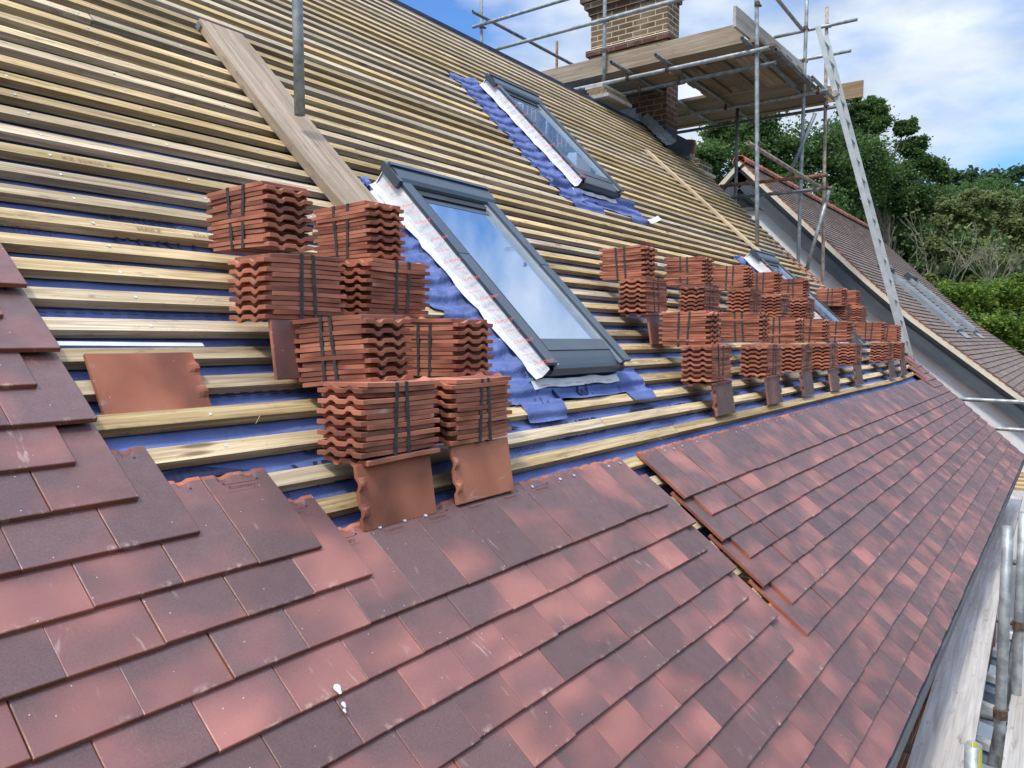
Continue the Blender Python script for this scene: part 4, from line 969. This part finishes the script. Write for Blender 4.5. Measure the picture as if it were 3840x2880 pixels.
mb = MB(); mb.tube((NX0, NP_(0, neav).y - 0.07, NP_(0, neav).z - 0.08), (NX1, NP_(0, neav).y - 0.07, NP_(0, neav).z - 0.08), 0.055, 'win_grey', 10, False); npart(mb, 'gutter')
mb = MB(); mb.tube((NX0 + 0.25, -1.02, -1.25), (NX0 + 0.25, -0.95, -5.6), 0.045, 'win_side', 10, False); npart(mb, 'downpipe')
mb = MB(); mb.add([(xg + .02, yb + .06, -5.6), (NX1 - .2, yb + .06, -5.6), (NX1 - .2, yb + .06, -1.1), (xg + .02, yb + .06, -1.1)], [(0, 1, 2, 3)], 'red_brick', [(0, 0, 0), (10, 0, 0), (10, 4.5, 0), (0, 4.5, 0)]); npart(mb, 'brick_wall')
for (a_, b_) in ((14.45, 15.25), (17.2, 18.0)):
    mb = MB(); s0, s1 = 0.62, 2.42
    def Qn(x, s, n): return NP_(x, s, n)
    for x0 in (a_, b_ - 0.07): mb.box(Qn(x0, s0, -0.02), (0.07, 0, 0), Qn(x0, s1, -0.02) - Qn(x0, s0, -0.02), N * 0.10, 'win_side')
    mb.box(Qn(a_ + 0.07, s0, -0.02), (b_ - a_ - 0.14, 0, 0), Qn(a_, s0 + 0.09, -0.02) - Qn(a_, s0, -0.02), N * 0.09, 'win_grey')
    mb.box(Qn(a_ - 0.02, s1 - 0.1, -0.02), (b_ - a_ + 0.04, 0, 0), Qn(a_, s1 + 0.04, -0.02) - Qn(a_, s1 - 0.1, -0.02), N * 0.15, 'win_grey')
    f_ = npart(mb, 'roof_window')
    mb = MB(); mb.add([Qn(a_ + 0.07, s0 + 0.09, 0.05), Qn(b_ - 0.07, s0 + 0.09, 0.05), Qn(b_ - 0.07, s1 - 0.1, 0.05), Qn(a_ + 0.07, s1 - 0.1, 0.05)], [(0, 1, 2, 3)], 'glass', [(0, 0, 0), (.6, 0, 0), (.6, 1.7, 0), (0, 1.7, 0)]); npart(mb, 'pane', f_)
    mb = MB(); mb.box(Qn(a_ - 0.02, s0 - 0.2, 0.022), (b_ - a_ + 0.02, 0, 0), Qn(a_ + 0.1, s0, 0.022) - Qn(a_ - 0.02, s0 - 0.2, 0.022), N * 0.006, 'win_side'); npart(mb, 'flashing', f_)
# ------------------------------------------------------------------ ground, hill, low buildings
mb = MB()
def hz(x, y):
    d = math.hypot(x, y) ; t = max(0, min(1, (d - 26) / 90)); return -5.6 + 15 * t * t * (3 - 2 * t) * (0.75 + 0.25 * sin(x * 0.03 + y * 0.02))
mb.sheet(lambda x, y: (x, y, hz(x, y)), rng(-400, 700, 90), rng(-500, 600, 90), 'ground_mat'); tag(mb.build('ground', None, True), kind='structure')
mb = MB(); mb.box((-6, -9, -5.596), (22, 0, 0), (0, 8.2, 0), (0, 0, 0.02), 'paving'); tag(mb.build('patio'), kind='structure')
# low white-framed lean-to beside the wall, seen between the boards
ln_ = tag(empty('conservatory', (4.0, -2.2, -5.6)), 'white framed glazed lean-to seen through the gap between the walk boards', 'conservatory')
def lpart(mb, n): o = mb.build(n); o.parent = ln_; o.matrix_parent_inverse = Matrix.Translation(ln_.location).inverted(); return o
mb = MB(); mb.add([(2.6, -0.85, -2.9), (8.4, -0.85, -2.9), (8.4, -3.6, -3.5), (2.6, -3.6, -3.5)], [(0, 3, 2, 1)], 'glass', [(0, 0, 0)] * 4); lpart(mb, 'pane')
for k in range(9): mb = MB(); mb.box((2.6 + 0.72 * k, -0.85, -2.88), (0.09, 0, 0), (0, -2.75, -0.6), (0, 0, 0.06), 'white_paint'); lpart(mb, 'glazing_bar')
mb = MB(); mb.box((2.6, -3.65, -3.55), (5.85, 0, 0), (0, 0.1, 0), (0, 0, 0.12), 'white_paint'); lpart(mb, 'eaves_beam')
mb = MB(); bbox(mb, 2.6, 8.4, -3.55, -3.4, -5.6, -3.55, 'red_brick'); lpart(mb, 'dwarf_wall')
# ------------------------------------------------------------------ trees
def leafball(mb, c, rad3, n, size, mname, rnd, shade=0.0, shell=0.55):
    for _ in range(n):
        x, y, z = rnd.gauss(0, 0.56), rnd.gauss(0, 0.56), rnd.gauss(0, 0.56)
        p = Vector((c[0] + x * rad3[0], c[1] + y * rad3[1], c[2] + z * rad3[2]))
        a = Vector((rnd.uniform(-1, 1), rnd.uniform(-1, 1), rnd.uniform(-0.6, 0.6))).normalized(); b = a.cross(Vector((rnd.uniform(-1, 1), rnd.uniform(-1, 1), rnd.uniform(-1, 1)))).normalized()
        s = size * rnd.uniform(0.55, 1.25)
        v = min(1, max(0, rnd.gauss(0.42 + shade, 0.22)))
        mb.add([p - a * s * 0.5, p + b * s * 0.34, p + a * s * 0.5, p - b * s * 0.34], [(0, 1, 2, 3)], mname, None, (v, 0, 0))
def tree(label, base, blobs, n_per, size, leafm, barkm='bark', seed=1, sub=7, group=None, name='tree', trunk=True, spread=0.62, limbs=True, tr=0.35):
    rnd = random.Random(seed); base = Vector(base); root = empty(name, base)
    tag(root, label, 'tree' if name != 'hedge' else 'hedge', group)
    mb = MB(); tb = MB()
    cc = sum((Vector(b[0]) for b in blobs), Vector()) / len(blobs)
    top = Vector((cc.x, cc.y, cc.z - max(b[1] for b in blobs) * 0.5))
    if trunk: tb.tube(base, top, tr, barkm, 10, False, r2=tr * 0.55)
    for c, r in blobs:
        c = Vector(c)
        if limbs and trunk:
            st = base.lerp(top, rnd.uniform(0.55, 0.95)); md = st.lerp(c, 0.5) + Vector((rnd.uniform(-.4, .4), rnd.uniform(-.4, .4), rnd.uniform(0, .5)))
            tb.tube(st, md, tr * 0.33, barkm, 7, False, r2=tr * 0.2); tb.tube(md, c, tr * 0.2, barkm, 6, False, r2=tr * 0.08)
        for k in range(sub):
            d = Vector((rnd.gauss(0, 1), rnd.gauss(0, 1), rnd.gauss(0, 0.9))).normalized()
            q = c + d * r * rnd.uniform(0.1, 1.0); rr = r * rnd.uniform(0.22, 0.52)
            sh = rnd.uniform(-0.16, 0.16)
            leafball(mb, q, (rr * rnd.uniform(.7, 1.4), rr * rnd.uniform(.7, 1.4), rr * rnd.uniform(.5, .8)), int(n_per * (rr / r) * 2.4), size, leafm, rnd, sh, 0.0)
            if limbs: tb.tube(c, q, tr * 0.09, barkm, 5, False, r2=tr * 0.04)
    cr = mb.build('crown', None, False); cr.parent = root; cr.matrix_parent_inverse = Matrix.Translation(base).inverted()
    if tb.v: t = tb.build('trunk', None, False); t.parent = root; t.matrix_parent_inverse = Matrix.Translation(base).inverted()
    return root
def B(lst): return [(atD(x, y, d), r * d / 769) for x, y, d, r in lst]
# tall oak right behind the neighbour, seen under and beside the platform
b = B([(705, 160, 25, 26), (725, 130, 26, 26), (760, 140, 25, 34), (700, 190, 26, 22), (785, 175, 25, 36), (745, 190, 26, 34), (820, 150, 25, 30), (800, 215, 24, 34)])
g0 = atD(760, 384, 25); tree('broad dark green oak behind the neighbouring ridge, left of the ladder', (g0.x, g0.y, -5.6), b, 330, 0.12, 'leaf_oak', seed=3, sub=30, tr=0.24)
b = B([(855, 140, 27, 24), (875, 118, 27, 15), (862, 170, 26, 30), (895, 175, 27, 25), (912, 145, 27, 13), (925, 165, 27, 13), (940, 175, 27, 10), (845, 190, 26, 30), (900, 205, 27, 27), (872, 104, 27, 9), (906, 128, 27, 9), (925, 205, 27, 22), (852, 112, 27, 13)])
g0 = atD(880, 384, 27); tree('tall oak with ragged twiggy top against the sky, right of the ladder', (g0.x, g0.y, -5.6), b, 300, 0.11, 'leaf_oak', seed=4, sub=28, tr=0.2)
b = B([(880, 250, 30, 36), (920, 260, 31, 34), (850, 260, 30, 30), (900, 290, 29, 30), (930, 310, 28, 26)])
g0 = atD(890, 384, 30); tree('dense mid green tree below the tall oak, behind the brown roof', (g0.x, g0.y, -5.6), b, 230, 0.20, 'leaf_dark', seed=5, sub=26)
b = B([(950, 235, 40, 26), (975, 225, 42, 22), (930, 230, 40, 24), (960, 265, 38, 26)])
g0 = atD(950, 384, 40); tree('dark rounded tree in the middle distance, left of the pale bare tree', (g0.x, g0.y, -4), b, 210, 0.26, 'leaf_dark', seed=6, sub=24)
b = B([(960, 190, 60, 17), (985, 186, 60, 18), (1008, 182, 62, 18), (940, 195, 60, 15), (1030, 180, 62, 18), (975, 205, 58, 18), (1005, 210, 58, 20), (1035, 215, 58, 20), (955, 212, 58, 17)])
# far wood on the hill, one mass
rnd = random.Random(9); mb = MB()
for c, r in B([(x, y + rnd.uniform(-3, 3), 64 + rnd.uniform(-3, 6), rnd.uniform(10, 15)) for x in range(690, 1290, 13) for y in ((182, 200, 222, 250, 280, 310) if x > 930 else (215, 240, 270, 300))]):
    for k in range(7):
        d = Vector((rnd.gauss(0, 1), rnd.gauss(0, 1), rnd.gauss(0, 1))).normalized(); q = c + d * r * 0.7; leafball(mb, q, (r * .42,) * 3, 38, 0.48, 'leaf_far', rnd, rnd.uniform(-.2, .15))
tag(mb.build('woodland'), kind='stuff')
# unseen trees added behind the viewer to darken front and downslope faces
mb = MB(); rnd = random.Random(19)
for k in range(34):
    x = -22 + k * 1.5 + rnd.uniform(-1, 1); y = -17 + rnd.uniform(-2.5, 2.5)
    for z in (-4, -1.2, 1.6, 4.0):
        r = rnd.uniform(1.6, 2.4); leafball(mb, (x + rnd.uniform(-.6, .6), y, z + rnd.uniform(-.6, .6)), (r, r, r), 150, 0.62, 'leaf_dark', rnd, rnd.uniform(-.2, .15), 0.0)
tag(mb.build('unseen_shade_trees'), kind='stuff')
# pale tree with bare branches
rnd = random.Random(12)
def branchy(label, base, h, seed, crown_blobs, pale=True):
    rnd = random.Random(seed); root = empty('tree', base); tag(root, label, 'tree'); tb = MB(); base = Vector(base)
    tips = []
    def grow(p, d, ln, r, lv):
        e = p + d * ln; mid = p.lerp(e, 0.5) + Vector((rnd.uniform(-1, 1), rnd.uniform(-1, 1), rnd.uniform(-1, 1))) * ln * 0.07
        tb.tube(p, mid, r, 'pale_bark', 6, False, r2=r * 0.85); tb.tube(mid, e, r * 0.85, 'pale_bark', 6, False, r2=r * 0.66)
        if lv == 0: tips.append(e); return
        for k in range(rnd.choice((2, 3))):
            nd = (d + Vector((rnd.uniform(-1, 1), rnd.uniform(-1, 1), rnd.uniform(-0.35, 0.7))) * 0.62).normalized()
            grow(e, nd, ln * rnd.uniform(0.62, 0.85), r * 0.62, lv - 1)
    for k in range(3):
        grow(base + Vector((rnd.uniform(-.6, .6), rnd.uniform(-.6, .6), 0)), Vector((rnd.uniform(-.5, .5), rnd.uniform(-.5, .5), 1)).normalized(), h * 0.30, 0.055, 5)
    t = tb.build('trunk'); t.parent = root; t.matrix_parent_inverse = Matrix.Translation(base).inverted()
    mb = MB()
    for c, r in crown_blobs:
        for k in range(26):
            d = Vector((rnd.gauss(0, 1), rnd.gauss(0, 1), rnd.gauss(0, 1))).normalized(); leafball(mb, Vector(c) + d * r * rnd.uniform(.2, .9), (r * .34, r * .34, r * .26), 80, 0.13, 'leaf_pale', rnd, rnd.uniform(-.2, .2))
    for e in tips[::4]: leafball(mb, e, (0.3, 0.3, 0.3), 8, 0.14, 'leaf_pale', rnd)
    c_ = mb.build('crown'); c_.parent = root; c_.matrix_parent_inverse = Matrix.Translation(base).inverted()
g0 = atD(958, 350, 24)
branchy('pale half bare tree with bleached branches at the right edge', (g0.x, g0.y, g0.z - 2.0), 6.2, 5, B([(945, 225, 25, 12), (965, 215, 25, 14), (985, 222, 25, 12), (1010, 225, 25, 14), (935, 245, 25, 11), (1000, 290, 25, 14), (930, 285, 25, 13), (950, 205, 25, 13), (975, 200, 25, 14), (1000, 205, 25, 14), (960, 250, 25.5, 12), (990, 255, 25.5, 12), (975, 285, 25.5, 12)]))
g0 = atD(1015, 340, 25)
branchy('second pale bare tree cut by the right edge of the frame', (g0.x, g0.y, g0.z - 1.0), 4.6, 8, B([(1025, 240, 25, 16), (1040, 230, 26, 16), (1025, 210, 26, 14), (1015, 270, 26, 14)]))
b = B([(x, y, 21 + rnd.uniform(-1, 1), 20) for x, y in ((975, 305), (1000, 300), (1025, 295), (1050, 300), (990, 330), (1015, 335), (1040, 335), (1010, 365), (1040, 370), (960, 300), (1070, 340), (1065, 300))])
g0 = atD(1010, 384, 21); tree('bright yellow green hedge below the bare trees at the right', (g0.x, g0.y, -5.6), b, 300, 0.11, 'leaf_lime', seed=15, sub=24, name='hedge', trunk=False, limbs=False)
b = B([(925, 275, 27, 22), (940, 300, 26, 20), (955, 280, 27, 20), (990, 275, 28, 22), (1020, 270, 28, 24), (1050, 270, 28, 24), (965, 320, 25, 20)])
b += B([(940, 215, 33, 24), (970, 200, 34, 22), (1000, 205, 35, 22), (1030, 205, 35, 24), (955, 245, 30, 26), (990, 250, 30, 26), (1020, 245, 31, 26), (1050, 250, 31, 24)])
g0 = atD(930, 384, 26); tree('shadowy green thicket between the brown roof and the bare trees', (g0.x, g0.y, -5.6), b, 190, 0.15, 'leaf_oak', seed=16, sub=24, trunk=True, limbs=False)
# straw wisps caught on the battens
random.seed(33); mb = MB()
for k in range(46):
    u = random.uniform(-0.9, 2.2); kk = random.choice([0, 1, 2, 3, 4, 5, 6, 7, 8, 9, 10]); s = rowS(kk) - random.uniform(0.0, 0.05); a = RP(u, s, NB + 0.002); d = Vector((random.uniform(-1, 1), 0, 0)) + S * random.uniform(-1, 0.3) + N * random.uniform(0, 0.3)
    if 0.5 < u < 1.7 and 0.15 < s: continue
    mb.tube(a, a + d.normalized() * random.uniform(0.015, 0.045), 0.0005, 'straw', 4, False)
part(mb, 'wood_splinter', kind='stuff')
